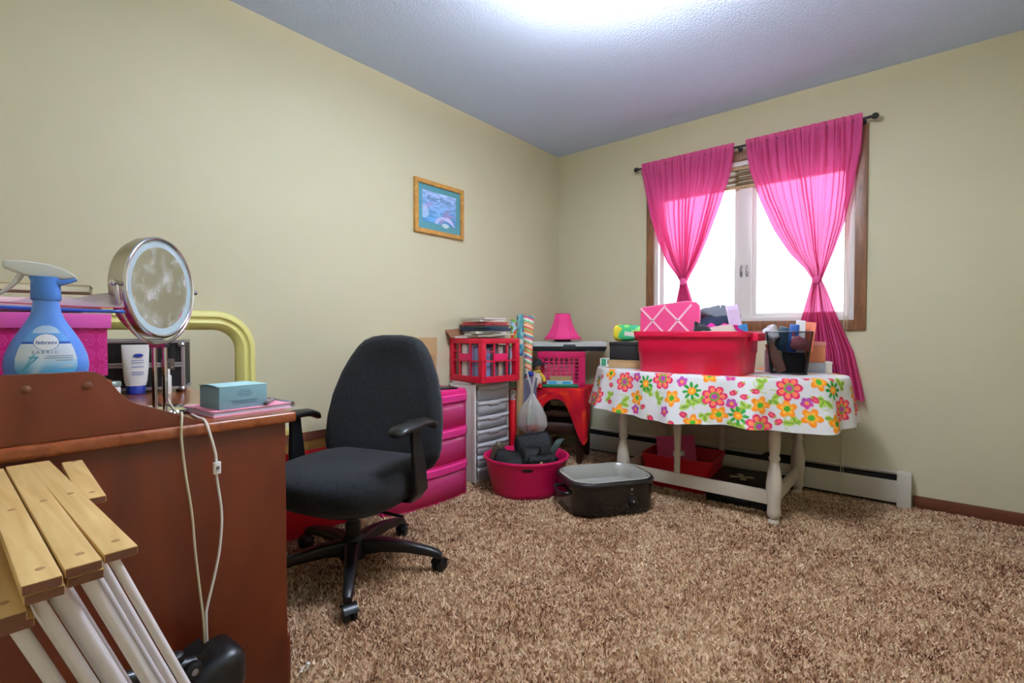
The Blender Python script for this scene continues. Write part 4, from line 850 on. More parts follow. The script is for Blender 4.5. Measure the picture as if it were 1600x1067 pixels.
O('badge', G().lathe([(.006, 0), (.006, .0015), (.001, .002)], 14, T(kx, -RD/2-.0004, .145, rx=90)), 'mark_grey', ro)
O('indicator', G().lathe([(.0025, 0), (.0025, .002), (.001, .0025)], 10, T(kx, -RD/2-.0004, .122, rx=90)), 'mark_grey', ro)
for sx in (-1, 1):
    for sy in (-1, 1): O('foot', G().lathe([(.014, 0), (.015, .004), (.013, .014)], 12, T(sx*.16, sy*.11, 0)), 'black_plastic', ro)

# ================================================================ corner side table with the red cloth
st = thing('side_table', 'small dark wooden side table in the room corner', 'side table', (.29, -.36, 0), 20)
SW, SD, SH = .37, .33, .55
O('table_top', G().box(-SW/2-.01, SW/2+.01, -SD/2-.01, SD/2+.01, SH-.025, SH), 'dark_wood', st, bevel=.006)
for sx in (-1, 1):
    for sy in (-1, 1): O('leg', G().loft([rrect(.036, .036, .004, 2, 0), rrect(.046, .046, .004, 2, .25), rrect(.048, .048, .004, 2, SH-.025)], m=T(sx*(SW/2-.024), sy*(SD/2-.024), 0)), 'dark_wood', st)
for s in (-1, 1):
    O('lower_rail', G().loft([[(x, s*(SD/2-.024)+y, z+.255) for y, z in [(.018*math.cos(t)*(1 if abs(math.sin(t)) < .8 else .8), .045*math.sin(t)) for t in [2*math.pi*k/14 for k in range(14)]]] for x in (-SW/2+.03, SW/2-.03)]), 'dark_wood', st, smooth=60)
    O('upper_rail', G().box(-SW/2+.03, SW/2-.03, s*(SD/2-.024)-.012, s*(SD/2-.024)+.012, .34, .375), 'dark_wood', st, bevel=.008)
    O('apron', G().box(-SW/2+.03, SW/2-.03, s*(SD/2-.02)-.008, s*(SD/2-.02)+.008, .46, SH-.025), 'dark_wood', st)
    O('side_rail', G().box(s*(SW/2-.024)-.01, s*(SW/2-.024)+.01, -SD/2+.03, SD/2-.03, .22, .29), 'dark_wood', st, bevel=.006)
# red cloth
painted_mat('red_dye', .85, .2)
def cloth_pos(u, v):
    # walk round left side, front, right side; v: from inside the top out over the edge and down
    hw, hd = SW/2+.016, SD/2+.016
    L = np.array([hd*2, hw*2, hd*2]); s = u*L.sum()
    x = np.where(s < L[0], -hw, np.where(s < L[0]+L[1], -hw+(s-L[0]), hw)); y = np.where(s < L[0], hd-s, np.where(s < L[0]+L[1], -hd, -hd+(s-L[0]-L[1])))
    c1 = np.exp(-((s-L[0])/.075)**2); c2 = np.exp(-((s-L[0]-L[1])/.085)**2)
    drop = .125+.05*np.cos((s-L[0])/L[1]*2*np.pi)+.10*c1+.22*c2
    drop = np.where(s < L[0], .16+.1*c1, np.where(s > L[0]+L[1], .14+.22*c2, drop))
    t = np.clip((v-.3)/.7, 0, 1); q = np.clip(v/.3, 0, 1)
    nx = np.where(s < L[0], -1, np.where(s < L[0]+L[1], 0, 1)).astype(float)*1; ny = np.where((s >= L[0]) & (s < L[0]+L[1]), -1., 0.)
    nx = nx+c1*-.7+c2*.7; ny = ny-c1*.7-c2*.7; n_ = np.hypot(nx, ny); nx /= n_; ny /= n_
    out = .010*t**.5+.03*t*(c1+c2)+.010*np.sin(s*38)*t
    return x*(q*.98+.02)+nx*out, y*(q*.98+.02)+ny*out, SH+.003-drop*t**1.05-.0*q
def cloth_col(u, v):
    n1 = vnoise(u*1.4, v*.4, .08, 11); n2 = vnoise(u*1.4+5, v*.4, .05, 12); a = np.array([206, 22, 30.]); b = np.array([168, 8, 34.]); c = np.array([226, 70, 24.])
    t = np.clip((n1-.35)*2.5, 0, 1)[:,None]; r_ = b*(1-t)+a*t; t = np.clip((n2-.5)*2.4, 0, 1)[:,None]; return r_*(1-t)+c*t
rc = painted('table_cover', 200, 40, cloth_pos, cloth_col, 'red_dye', loc=(.29, -.36, 0), rot=(0, 0, 20))
tag(rc, 'red and orange dyed cloth draped over the corner side table', 'cloth')
ZT = SH+.005

# pink basket with slots
pk = thing('plastic_basket', 'crimson slotted plastic basket on the red cloth under the lamp', 'basket', (.265, -.335, ZT), 33)
M('basket_pink', (206, 16, 90), .4); BW, BD, BH = .34, .22, .262
def bwall(rot, w_, d, nm):
    n_ = 9; z0, z1 = .025, BH-.05
    for k in range(n_+1):
        x = -w_/2+w_*k/n_; O('upright', G().box(x-.006, x+.006, -d/2-.002, -d/2+.002, .01, BH-.03, rot), 'basket_pink', pk)
    for k in range(8):
        z = z0+(z1-z0)*k/7; O('rib', G().box(-w_/2, w_/2, -d/2-.0015, -d/2+.0025, z-.004, z+.004, rot), 'basket_pink', pk)
    O('corner_panel', G().box(-w_/2-.002, -w_/2+.03, -d/2-.003, -d/2+.003, .0, BH, rot), 'basket_pink', pk); O('corner_panel', G().box(w_/2-.03, w_/2+.002, -d/2-.003, -d/2+.003, .0, BH, rot), 'basket_pink', pk)
    O('rim', G().box(-w_/2-.008, w_/2+.008, -d/2-.008, -d/2+.006, BH-.045, BH, rot).box(-w_/2, w_/2, -d/2-.003, -d/2+.003, 0, .028, rot), 'basket_pink', pk, bevel=.002)
bwall(T(), BW, BD, 'f'); bwall(T(rz=180), BW, BD, 'b'); bwall(T(rz=90), BD, BW, 's'); bwall(T(rz=-90), BD, BW, 't')
O('basket_floor', G().box(-BW/2, BW/2, -BD/2, BD/2, 0, .006), 'basket_pink', pk)
bk = thing('folded_tissue', 'pale pink folded paper inside the crimson basket', 'paper', (.262, -.335, ZT+.008), 33)
O('paper_stack', G().box(-.13, .10, -.09, -.04, 0, .16), M('tissue_pink', (238, 150, 170), .8), bk, bevel=.004)
# flat white and black case on the basket
fc = thing('flat_case', 'flat white and black plastic case with a latch lying across the basket', 'case', (.305, -.30, ZT+BH+.002), 36)
O('case_base', G().loft([rrect(.54, .22, .02, 4, 0), rrect(.56, .24, .025, 4, .035)]), M('case_dark', (22, 30, 34), .45), fc, bevel=.003)
O('case_lid', G().loft([rrect(.56, .24, .025, 4, .036), rrect(.56, .24, .025, 4, .062), rrect(.52, .20, .02, 4, .07)]), M('case_white', (196, 200, 196), .45), fc, smooth=50)
O('latch', G().box(-.045, .045, -.13, -.118, .012, .05), 'case_dark', fc, bevel=.004)
# little lamp
lp = thing('small_lamp', 'small lamp with a hot pink flared paneled shade in the corner', 'lamp', (.262, -.32, ZT+BH+.073), 36)
O('lamp_base', G().lathe([(.062, 0), (.065, .004), (.062, .012), (.03, .02), (.012, .03), (.010, .12)], 28), M('lamp_dark', (52, 40, 44), .35), lp)
def shade_ring(r_, z): return [(r_*math.cos(2*math.pi*k/8+.39), r_*math.sin(2*math.pi*k/8+.39), z) for k in range(8)]
sh = O('lamp_shade', G().loft([shade_ring(.152, .018), shade_ring(.125, .05), shade_ring(.098, .09), shade_ring(.076, .14), shade_ring(.058, .21)], (0, 0)), M('shade_pink', (232, 56, 130), .7), lp, smooth=20, solid=.003)
for r_, z in ((.153, .018), (.059, .21)): O('shade_trim', G().tube(shade_ring(r_, z), .0028, 6, loop=True), M('trim_pink', (206, 40, 112), .6), sh)
O('lamp_stem', G().tube([(0, 0, .1), (0, 0, .20)], .006, 10), 'lamp_dark', lp)
O('shade_spider', G().tube([(-.055, 0, .205), (.055, 0, .205)], .002, 6).tube([(0, -.055, .205), (0, .055, .205)], .002, 6), 'lamp_dark', lp)
# doll
dl = thing('doll', 'small cloth doll with a dark wide hat and yellow sleeves', 'doll', (.195, -.56, ZT), 40)
M('doll_red', (200, 24, 30), .8); M('doll_yellow', (222, 190, 60), .8); M('doll_cream', (218, 206, 190), .8); M('doll_skin', (214, 176, 130), .8); M('doll_black', (22, 26, 28), .8)
O('body', G().lathe([(.03, 0), (.042, .02), (.038, .06), (.026, .10), (.012, .115)], 20), 'doll_cream', dl)
for s in (-1, 1): O('arm', G().tube(smooth_path([(s*.02, 0, .10), (s*.045, -.01, .075), (s*.058, -.02, .04)]), .014, 10), 'doll_red' if s < 0 else 'doll_yellow', dl)
for s in (-1, 1): O('leg', G().tube([(s*.02, -.02, .015), (s*.024, -.075, .014)], .015, 10), 'doll_red', dl)
O('head', G().lathe([(.001, .112), (.02, .118), (.03, .138), (.028, .16), (.014, .175), (.001, .178)], 20), 'doll_skin', dl)
O('scarf', G().lathe([(.03, .108), (.034, .116), (.028, .124)], 18), 'doll_yellow', dl)
O('hat', G().loft([[(r_*math.cos(2*math.pi*k/24), r_*math.sin(2*math.pi*k/24), z+.25*r_*math.cos(2*math.pi*k/24)) for k in range(24)] for r_, z in ((.066, .155), (.068, .159), (.040, .168), (.036, .19), (.02, .205), (.001, .207))]), 'doll_black', dl, smooth=60)
# boxes in front of the basket
f1 = thing('green_case', 'flat green plastic case on the red cloth in front of the basket', 'case', (.335, -.455, ZT), 36)
O('case_shell', G().loft([rrect(.26, .10, .02, 4, 0), rrect(.27, .11, .022, 4, .01), rrect(.25, .09, .02, 4, .022)]), M('case_green', (34, 128, 88), .3, trans=.2), f1, smooth=50)
f2 = thing('book', 'light blue and white book lying on the green case', 'book', (.325, -.445, ZT+.0225), 34)
O('pages', G().box(-.092, .092, -.038, .04, .002, .022), 'paper', f2)
O('cover', G().box(-.095, .095, -.0405, .042, 0, .002).box(-.095, .095, -.0405, .042, .022, .024).box(-.095, .095, -.042, -.0395, 0, .024), M('book_pale', (190, 222, 232), .4), f2)
for x in (-.055, .05): O('spine_panel', G().box(x-.03, x+.03, -.0435, -.042, .004, .02), M('book_cyan', (30, 160, 210), .4), f2)
f3 = thing('tan_box', 'small tan box on the light blue book in the corner', 'box', (.322, -.435, ZT+.0467), 34)
O('box_body', G().box(-.082, .082, -.03, .035, 0, .024), 'kraft', f3, bevel=.002); O('box_lid', G().box(-.084, .084, -.032, .037, .024, .032), 'kraft', f3, bevel=.001)

# ================================================================ white gateleg table
tx, ty, TZ = 1.41, -.437, .735
gt = thing('gateleg_table', 'white painted oval gateleg table with turned legs under the window', 'table', (tx, ty, 0))
prof_leg = [(.017, 0), (.024, .004), (.026, .016), (.019, .026), (.027, .036), (.031, .05), (.031, .06), (.029, .10), (.036, .16), (.037, .20), (.030, .26), (.022, .30), (.019, .315), (.026, .325), (.026, .335), (.021, .345), (.025, .37), (.028, .42), (.027, .55), (.027, .72)]
for sx in (-1, 1):
    for sy in (-1, 1): O('leg', G().lathe([(r_*1.02, z) for r_, z in prof_leg], 24, T(sx*.415, sy*.306, 0)), 'white_paint', gt, smooth=50)
for s in (-1, 1):
    O('stretcher', G().box(-.39, .39, s*.306-.012, s*.306+.012, .095, .165), 'white_paint', gt, bevel=.004)
    O('end_stretcher', G().box(s*.415-.012, s*.415+.012, -.285, .285, .095, .165), 'white_paint', gt, bevel=.004)
    O('apron', G().box(-.39, .39, s*.306-.011, s*.306+.011, .60, .715), 'white_paint', gt)
    O('end_apron', G().box(s*.415-.011, s*.415+.011, -.285, .285, .60, .715), 'white_paint', gt)
for x, y in ((-.08, -.306), (-.02, .306)):
    cur = [(-.016, .165), (-.014, .3), (-.018, .40), (-.03, .48), (-.055, .55), (-.09, .60), (.05, .60), (.03, .55), (.022, .45), (.016, .3), (.014, .165)]
    O('gate_bracket', G().prism([(x+p[0], p[1]) for p in cur], y-.010, y+.010, Matrix(((1, 0, 0, 0), (0, 0, 1, 0), (0, 1, 0, 0), (0, 0, 0, 1)))), 'white_paint', gt, bevel=.003)
ea, eb, ec = .68, .41, -.048
tops = [(ea*math.cos(t), ec+eb*math.sin(t)) for t in [2*math.pi*k/72 for k in range(72)]]
tops = [(x, min(y, .345)) for x, y in tops]
O('table_top', G().prism(tops, .715, TZ), 'white_paint', gt, bevel=.004)
lf = [(.66*math.cos(t), .712+.46*math.sin(t)) for t in [math.pi+math.pi*k/40 for k in range(41)]]
O('drop_leaf', G().prism(lf, .346, .364, Matrix(((1, 0, 0, 0), (0, 0, 1, 0), (0, 1, 0, 0), (0, 0, 0, 1)))), 'white_paint', gt, bevel=.003)

# flowered tablecloth
A_, B_, CX, CY, CZ = .69, .42, 1.41, -.485, TZ+.004
th = np.linspace(math.pi, 3*math.pi, 2401); Pq = np.stack([A_*np.cos(th), B_*np.sin(th)], 1)
arc = np.concatenate([[0], np.cumsum(np.hypot(*np.diff(Pq, axis=0).T))]); PER = arc[-1]
FL = {'pink': [(0.346, 0.18), (0.547, 0.07), (0.791, 0.03), (1.057, 0.11), (1.249, 0.235), (1.382, 0.05), (1.639, 0.155), (.12, .09), (.2, .22)], 'daisy': [(0.691, 0.065), (0.95, 0.085), (1.162, 0.195), (1.585, 0.06), (.26, .1)], 'orange': [(0.635, 0.15), (0.856, 0.125), (1.256, 0.135), (1.078, 0.2), (1.37, 0.145), (1.464, 0.18), (1.029, 0.0), (1.518, 0.02), (0.964, 0.245), (0.54, 0.245), (1.565, 0.21), (1.756, 0.085), (.42, .03)], 'purple': [(0.628, 0.215), (0.82, 0.195), (1.134, 0.14), (0.899, 0.04), (1.452, 0.115), (1.127, 0.0), (0.628, 0.035)], 'bud': [(1.175, 0.04), (1.189, 0.1), (1.236, 0.07), (1.141, 0.085), (0.684, 0.19), (0.734, 0.24), (0.921, 0.205), (1.486, 0.1), (1.307, 0.18), (1.333, 0.21), (1.59, 0.005), (1.464, 0.0), (0.87, 0.25), (0.443, 0.1), (0.334, 0.06), (1.662, 0.195), (.46, .2)], 'leaf': [(0.95, 0.16), (1.275, 0.03), (1.524, 0.1), (0.547, 0.19), (1.014, 0.2), (1.4, 0.21), (1.307, 0.105), (1.54, 0.18), (1.0, 0.145), (0.712, 0.115), (1.141, 0.235), (0.462, 0.165), (1.639, 0.045), (1.196, 0.155), (0.769, 0.145)]}
r_ = random.Random(5)
for k in range(60):
    FL[['pink', 'daisy', 'orange', 'purple', 'bud', 'leaf'][k % 6]].append((1.80+(k*.618 % 1)*(PER-1.85), r_.uniform(.0, .25)))
for k in range(80):   # over the top, inside the edge
    FL[['pink', 'daisy', 'orange', 'purple', 'bud', 'leaf'][k % 6]].append((r_.uniform(0, PER), r_.uniform(-.3, -.05)))
DROP, INN = .252, .36
def fcol(s, d):
    c = np.tile(np.array([220, 219, 218.]), (len(s), 1))
    rr_ = random.Random(9)
    def polar(cx_, cy_):
        x = s-cx_; y = d-cy_; return x, y, np.hypot(x, y), np.arctan2(y, x)
    for cx_, cy_ in FL['leaf']:
        a0 = rr_.uniform(0, 6.28); x, y, r0, t0 = polar(cx_, cy_)
        for q, L in ((0, .055), (1.3, .042), (2.6, .03)):
            p = x*math.cos(a0+q)+y*math.sin(a0+q); o = -x*math.sin(a0+q)+y*math.cos(a0+q); w_ = .014*np.clip(1-((p-L/2)/(L/2))**2, 0, 1)
            m = np.abs(o) < w_; c[m] = (162, 196, 66); m = np.abs(o) < w_*.35; c[m] = (122, 150, 60)
        m = (np.abs(r0-.045) < .002) & (np.abs(np.mod(t0-a0+3.14, 6.28)-3.14) < 1.1); c[m] = (176, 200, 90)
    for cx_, cy_ in FL['bud']:
        a0 = rr_.uniform(0, 6.28); x, y, r0, t0 = polar(cx_, cy_); p = x*math.cos(a0)+y*math.sin(a0); o = -x*math.sin(a0)+y*math.cos(a0)
        m = (p/.019)**2+(o/.0135)**2 < 1; c[m] = (214, 40, 84); m = ((p-.004)/.008)**2+(o/.004)**2 < 1; c[m] = (236, 110, 120)
        m = (p < -.009) & (p > -.024) & (np.abs(o) < .003); c[m] = (150, 186, 60)
    for cx_, cy_ in FL['purple']:
        a0 = rr_.uniform(0, 6.28); x, y, r0, t0 = polar(cx_, cy_); R0 = .028*(.72+.28*np.abs(np.cos(2.5*(t0+a0))))
        m = r0 < R0; c[m] = (172, 70, 160); m = (r0 < R0) & (y > .003); c[m] = (206, 60, 140); m = r0 < .009; c[m] = (240, 150, 60)
    for cx_, cy_ in FL['orange']:
        a0 = rr_.uniform(0, 6.28); x, y, r0, t0 = polar(cx_, cy_); R0 = .044*(.55+.45*np.abs(np.cos(2.5*(t0+a0))))
        m = r0 < R0; c[m] = (244, 140, 20); m = (r0 < R0*.62) & (r0 > .012); c[m] = (250, 176, 60); m = r0 < .0135; c[m] = (74, 162, 40)
    for cx_, cy_ in FL['daisy']:
        a0 = rr_.uniform(0, 6.28); x, y, r0, t0 = polar(cx_, cy_); R0 = .046*np.abs(np.cos(4*(t0+a0)))**.6
        m = r0 < R0; c[m] = (36, 142, 44); m = r0 < .019; c[m] = (248, 150, 30); m = r0 < .008; c[m] = (252, 190, 70)
    for cx_, cy_ in FL['pink']:
        a0 = rr_.uniform(0, 6.28); x, y, r0, t0 = polar(cx_, cy_); R0 = .06*(.66+.34*np.abs(np.cos(3.5*(t0+a0)))**.7)
        m = r0 < R0; c[m] = (222, 34, 100); m = (r0 < R0*.8) & (np.abs(np.cos(3.5*(t0+a0))) > .5) & (r0 > .022); c[m] = (246, 130, 90)
        m = r0 < .023; c[m] = (92, 170, 40); m = r0 < .015; c[m] = (214, 60, 140); m = r0 < .0085; c[m] = (150, 80, 180)
    return c
def tc_pos(u, v):
    s = u*PER; t = np.interp(s, arc, th); d = -INN+v*(INN+DROP)
    nx, ny = np.cos(t)/A_, np.sin(t)/B_; n_ = np.hypot(nx, ny); nx /= n_; ny /= n_
    px_, py_ = A_*np.cos(t), B_*np.sin(t); f = np.clip(1+np.minimum(d, 0)/INN, 0.0, 1)
    dp = np.maximum(d, 0)
    k = dp/DROP; wv = np.sin(s*17+1.2*np.sin(s*5))+.5*np.sin(s*37+1)
    back = np.clip(np.sin(t), 0, 1)
    off = .012*(1-np.exp(-dp/.012))+.20*dp*(1-.85*back)+.027*wv*k*(1-.7*back)
    e = .012; rnd = np.where(d > 0, np.where(dp < e, dp*dp/(2*e), dp-e/2), 0)
    return px_*f+nx*off, py_*f+ny*off, CZ-rnd*(1+.035*np.sin(s*9+1))
tcl = painted('tablecloth', 1100, 150, tc_pos, lambda u, v: fcol(u*PER, -INN+v*(INN+DROP)), painted_mat('flower_print', .75, .25), loc=(CX, CY, 0))
tag(tcl, 'white tablecloth with pink, orange and green flowers on the oval table', 'tablecloth')
TT = CZ+.001

# things on the flowered table, left end
def carton(name, label, loc, s, rz, mat, cat='box', lidmat=None):
    t = thing(name, label, cat, loc, rz)
    O('box_body', G().box(-s[0]/2, s[0]/2, -s[1]/2, s[1]/2, 0, s[2]*.8), mat, t, bevel=.002)
    O('box_lid', G().box(-s[0]/2-.002, s[0]/2+.002, -s[1]/2-.002, s[1]/2+.002, s[2]*.8, s[2]), lidmat or mat, t, bevel=.002)
    return t
carton('kraft_tray', 'low tan cardboard box under the black box on the flowered table', (.965, -.57, TT), (.24, .24, .048), 12, 'kraft')
bb = carton('black_box', 'black box with a small grey label stacked on the tan cardboard', (.965, -.565, TT+.0485), (.235, .22, .112), 12, M('box_black', (20, 20, 24), .5), lidmat=M('box_black2', (30, 31, 36), .45))
O('label_card', G().box(.065, .115, -.1225, -.1205, .05, .085), M('card_lilac', (176, 168, 184), .7), bb)
gp = thing('wipes_pack', 'glossy green and yellow soft pack on top of the black box', 'pack', (.965, -.575, TT+.162), 10)
painted_mat('pack_print', .2)
def pkpos(u, v):
    a = 2*np.pi*u; x = (v-.5)*.22; t = np.sqrt(np.clip(1-(2*v-1)**8, 0, 1))*.8+.2
    return x, .06*np.sign(np.cos(a))*np.abs(np.cos(a))**.55*np.clip(t+.25, 0, 1), .056+.055*np.sign(np.sin(a))*np.abs(np.sin(a))**.55*t*(1-.5*np.clip(v-.4, 0, 1))
def pkcol(u, v):
    c = np.tile(np.array([74, 190, 120.]), (len(u), 1)); t = np.clip((v-.5)*2, 0, 1)[:,None]; c = c*(1-t)+np.array([60, 196, 190])*t
    c[v+.06*np.sin(6*u*6.28) < .22] = (226, 206, 60); c[(vnoise(u*.4, v*.25, .05, 3) > .66) & (v > .3)] = (150, 220, 120)
    return c
painted('soft_pack', 48, 40, pkpos, pkcol, 'pack_print', gp)
O('label_strip', G().box(-.035, .06, -.0615, -.0595, .036, .062, T(ry=6)), 'paper', gp)
sc = thing('seed_card', 'small green and white card standing at the left end of the flowered table', 'card', (.845, -.665, TT+.001), 30)
O('card_sheet', G().box(-.05, .045, -.002, .002, 0, .055, T(rx=-12)), 'paper', sc)
O('card_panel', G().box(-.043, -.012, -.0032, -.002, .004, .051, T(rx=-12)), M('card_green', (30, 130, 84), .5), sc)
O('card_photo', G().box(-.006, .036, -.0032, -.002, .016, .048, T(rx=-12)), M('card_grey', (126, 112, 124), .5), sc)

# magenta bin with memo board and clothes
mb = thing('storage_bin', 'crimson plastic storage bin on the flowered table heaped with clothes', 'bin', (1.405, -.668, TT), 1)
BX, BY, BZ = .582, .37, .228
rb_ = [rrect(BX-.035, BY-.035, .05, 7, 0), rrect(BX-.028, BY-.028, .055, 7, .006), rrect(BX-.012, BY-.012, .06, 7, .108), rrect(BX-.004, BY-.004, .062, 7, .112), rrect(BX, BY, .064, 7, BZ-.032), rrect(BX+.035, BY+.035, .075, 7, BZ-.028), rrect(BX+.042, BY+.042, .078, 7, BZ-.006), rrect(BX+.038, BY+.038, .076, 7, BZ), rrect(BX-.005, BY-.005, .06, 7, BZ), rrect(BX-.045, BY-.045, .05, 7, .01)]
O('bin_body', G().loft(rb_), 'crimson', mb, smooth=50)
for s in (-1, 1): O('bin_handle', G().loft([rrect(.045, .16, .012, 3, BZ-.05), rrect(.05, .165, .012, 3, BZ-.008)], m=T(s*(BX/2+.025), 0, 0)), 'crimson', mb, bevel=.004)
me_ = thing('memo_board', 'pink padded memo board with crossed ribbons standing in the crimson bin', 'memo board', (1.27, -.735, TT+.135), 3)
MB_ = [(-.17, 0), (.17, 0), (.172, .20), (.168, .235), (.15, .254), (.10, .262), (0, .252), (-.12, .238), (-.168, .233), (-.172, .22)]
mm = T(rx=-5) @ Matrix(((1, 0, 0, 0), (0, 0, 1, 0), (0, 1, 0, 0), (0, 0, 0, 1)))
O('padded_panel', G().prism(MB_, -.008, .012, mm), M('memo_pink', (222, 66, 122), .85, bump=(80, .2)), me_, bevel=.006, seg=3)
O('edge_piping', G().tube([mm @ Vector((x, z, -.006)) for x, z in MB_[1:]], .003, 6), M('piping', (240, 140, 170), .8), me_)
M('ribbon', (236, 190, 196), .6)
def rib(a, b):
    d = (Vector(b)-Vector(a)).normalized(); nrm = Vector((-d.y, d.x))*.0055
    v = [(a[0]+nrm.x, a[1]+nrm.y), (b[0]+nrm.x, b[1]+nrm.y), (b[0]-nrm.x, b[1]-nrm.y), (a[0]-nrm.x, a[1]-nrm.y)]
    O('ribbon_strip', G().prism(v, -.0105, -.009, mm), 'ribbon', me_)
for cxx in (-.092, .055):
    rib((cxx-.078, .228), (cxx+.06, .09)); rib((cxx+.07, .243), (cxx-.055, .09))
    O('button', G().lathe([(.006, 0), (.006, .002), (.003, .004), (.001, .0045)], 14, T(rx=-5) @ T(cxx-.003, -.0105, .157, rx=90)), 'chrome', me_)
lump('grey_sweater', 'grey rolled sweater at the top of the crimson bin', 'sweater', M('wool_grey', (112, 114, 122), .95, bump=(150, .5)), (1.52, -.60, TT+.275), (.22, .15, .085), 41, -18)
lump('navy_garment', 'dark navy garment beside the memo board in the crimson bin', 'garment', M('wool_navy', (28, 36, 58), .9, bump=(90, .4)), (1.485, -.65, TT+.165), (.22, .16, .145), 42, 12)
lump('black_garment', 'black garment low in the crimson bin behind the memo board', 'garment', 'black_cloth', (1.455, -.72, TT+.12), (.17, .13, .15), 47, 30)
lump('magenta_garment', 'bright magenta garment in the middle of the crimson bin', 'garment', M('wool_magenta', (204, 24, 130), .8), (1.55, -.675, TT+.16), (.20, .15, .12), 43, -6)
lump('cream_garment', 'cream knit garment at the front rim of the crimson bin', 'garment', M('wool_cream', (186, 164, 150), .9, bump=(120, .4)), (1.55, -.765, TT+.145), (.22, .09, .11), 44, 6)
mg = thing('glossy_magazine', 'white glossy magazine standing up at the right of the crimson bin', 'magazine', (1.65, -.69, TT+.10), 40)
O('pages', G().grid(lambda u, v: (-.035+.07*u, .012*math.sin(2*u)+.02*v*v, .27*v), 8, 10, T(ry=-9)), M('gloss_white', (238, 226, 244), .2), mg, solid=.005, smooth=180)
O('cover', G().grid(lambda u, v: (-.035+.07*u, -.004+.012*math.sin(2*u)+.02*v*v, .27*v), 8, 10, T(ry=-9)), M('gloss_lilac', (232, 206, 240), .2), mg, solid=.001, smooth=180)
bp = thing('blue_booklet', 'blue booklet standing at the right end of the crimson bin', 'booklet', (1.672, -.66, TT+.12), 35)
O('pages', G().box(-.03, .03, -.003, .003, 0, .145, T(ry=-14)), 'paper', bp); O('cover', G().box(-.03, .03, -.0045, -.003, 0, .147, T(ry=-14)), M('cover_blue', (60, 140, 196), .3), bp)

# black mesh basket
kb = thing('mesh_basket', 'black wire mesh basket full of toiletries on the flowered table', 'basket', (1.832, -.475, TT), 12)
KW, KD, KH = .22, .19, .225
sheer('wire_mesh', (14, 14, 16), .40, 0, (255, 255, 255))
k0 = rrect(KW-.05, KD-.05, .02, 4, .003); k1 = rrect(KW, KD, .022, 4, KH)
O('mesh_wall', G().loft([k0, k1], (1, 0)), 'wire_mesh', kb, smooth=50)
O('top_wire', G().tube(k1, .0032, 8, loop=True), M('wire_black', (40, 42, 46), .3, .6), kb)
O('base_wire', G().tube(k0, .003, 8, loop=True), 'wire_black', kb)
for k in (2, 7, 12, 17): O('corner_wire', G().tube([k0[k], k1[k]], .0022, 6), 'wire_black', kb)
def inb(name, label, cat, g, mat, dx, dy, dz, rz=12, rot=(0, 0), bevel=.003, group=None):
    c, s = math.cos(R(12)), math.sin(R(12))
    o = O(name, g, mat, loc=(1.832+c*dx-s*dy, -.475+s*dx+c*dy, TT+dz), rot=(rot[0], rot[1], rz), bevel=bevel); return tag(o, label, cat, group)
inb('tan_pouch', 'tan leather pouch leaning inside the mesh basket', 'pouch', G().loft([rrect(.05*a, .03*b, .012, 4, z) for a, b, z in ((.9, .8, 0), (1.1, 1, .05), (1.05, .9, .12), (.8, .4, .165))]), M('pouch_tan', (176, 122, 100), .6), -.028, -.045, .012, rot=(-4, -24), bevel=0)
inb('black_pouch', 'black pouch standing inside the mesh basket', 'pouch', G().loft([rrect(.10*a, .05*b, .02, 4, z) for a, b, z in ((.9, .8, 0), (1.1, 1.1, .06), (1.0, .9, .16), (.95, .4, .22))]), M('pouch_black', (18, 20, 26), .5), .03, .0, .01, rot=(-6, -4), bevel=0)
bx = inb('blue_carton', 'blue carton with a white bottle picture sticking up from the mesh basket', 'carton', G().box(-.022, .022, -.014, .014, 0, .15), M('carton_blue', (26, 84, 160), .4), .012, -.035, .115, rot=(-6, 6))
O('picture_panel', G().box(-.008, .008, -.0158, -.0142, .03, .085), 'white_plastic', bx); O('picture_cap', G().box(-.005, .005, -.0158, -.0142, .085, .105), M('cap_red', (200, 60, 60), .4), bx)
inb('navy_carton', 'dark teal carton tilted at the left of the mesh basket', 'carton', G().box(-.045, .035, -.012, .012, 0, .13), M('carton_teal_dark', (30, 62, 76), .35), -.03, -.012, .12, rot=(-4, 14))
inb('white_carton', 'white carton with a red mark sticking up from the mesh basket', 'carton', G().box(-.022, .022, -.014, .014, 0, .17), M('carton_white', (228, 224, 222), .4), .05, -.02, .115, rot=(-4, 2))
inb('coral_card', 'coral card rising from the back of the mesh basket', 'card', G().box(-.03, .03, -.002, .002, 0, .16), M('card_coral', (236, 128, 96), .5), .085, .04, .12, rot=(-8, 6), bevel=0)
lump('white_cloth', 'crumpled white cloth at the left rim of the mesh basket', 'cloth', M('cloth_white', (226, 222, 226), .9), (1.752, -.52, TT+.17), (.08, .06, .09), 51)
lump('pink_pouch', 'rose pink soft pouch inside the mesh basket', 'pouch', M('pouch_rose', (196, 110, 120), .7), (1.885, -.52, TT+.13), (.08, .05, .07), 52)
tag(O('silver_can', G().lathe([(.02, 0), (.022, .003), (.022, .12), (.016, .128), (.001, .13)], 20), M('can_silver', (186, 190, 204), .3, .5), loc=(1.72, -.40, TT)), 'slim silver can between the crimson bin and the mesh basket', 'can')
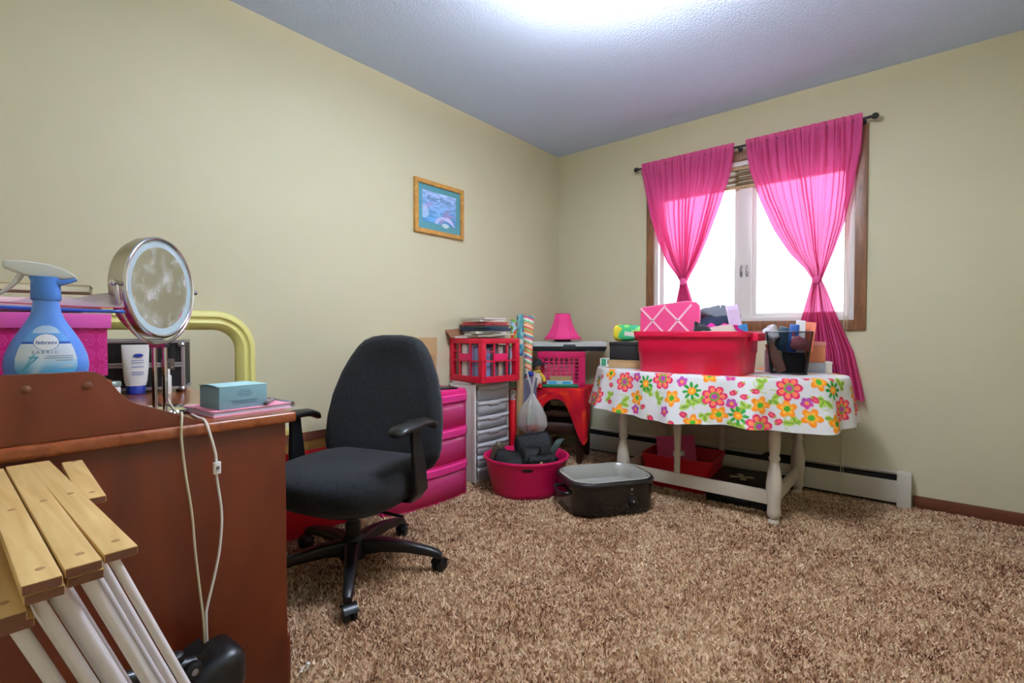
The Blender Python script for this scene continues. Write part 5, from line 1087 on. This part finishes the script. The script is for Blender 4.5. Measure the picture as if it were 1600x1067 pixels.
# right of the basket
ob = carton('orange_box', 'small orange and rose box stacked right of the mesh basket', (1.925, -.265, TT+.055), (.09, .06, .115), 20, M('box_orange', (216, 130, 90), .5), lidmat=M('box_rose', (226, 150, 140), .5))
carton('grey_box', 'pale grey box under the orange box', (1.915, -.265, TT), (.11, .09, .054), 20, M('box_grey', (186, 188, 200), .5))
carton('ivory_box', 'narrow ivory box at the right end of the flowered table', (1.985, -.265, TT), (.03, .07, .062), 20, M('box_ivory', (222, 216, 204), .5))

# ================================================================ under the table
ur = thing('red_tote', 'red plastic tote on the carpet under the flowered table', 'tote', (1.235, -.40, 0), 4)
O('tote_body', G().loft(tub_box(.42, .36, .205, .035, .86)), 'red_plastic', ur, smooth=50)
pfd = thing('pink_folder', 'pink plastic folder leaning in the red tote under the table', 'folder', (1.20, -.40, .10), 14)
O('folder_front', G().loft([rrect(.24, .006, .002, 2, 0), rrect(.24, .006, .002, 2, .20)], m=T(rx=-18, ry=-8)), M('folder_pink', (206, 60, 116), .5), pfd)
O('folder_mark', G().box(-.02, .05, -.0045, -.0032, .07, .10, T(rx=-18, ry=-8)), 'white_plastic', pfd)
uk = thing('black_case', 'flat black case with a pale bow motif under the flowered table', 'case', (1.60, -.40, 0), 4)
O('case_body', G().loft([rrect(.33, .42, .02, 4, 0), rrect(.34, .43, .02, 4, .06)]), 'black_matte', uk, bevel=.003)
O('case_lid', G().loft([rrect(.345, .435, .022, 4, .061), rrect(.345, .435, .022, 4, .10), rrect(.33, .42, .02, 4, .105)]), M('case_brown', (26, 22, 22), .5), uk)
for a in (20, 110, 200, 290):
    O('motif_petal', G().prism([(.008, -.008), (.05, -.018), (.065, -.012), (.065, .012), (.05, .018), (.008, .008)], .105, .107, T(-.02, .02, 0, rz=a)), M('motif_cream', (196, 186, 160), .6), uk)
O('case_handle', G().tube(smooth_path([(-.06, -.217, .05), (-.05, -.235, .05), (.05, -.235, .05), (.06, -.217, .05)]), .006, 8), 'black_plastic', uk)
bgk = thing('black_bag', 'soft black bag against the heater under the flowered table', 'bag', (1.72, -.094, 0), 0)
O('bag_body', G().loft([rrect(.22*a, .042*b, .018, 5, z) for a, b, z in ((.9, .8, 0), (1, 1, .03), (1, 1, .13), (.9, .6, .19), (.7, .3, .21))]), 'black_cloth', bgk, smooth=60)
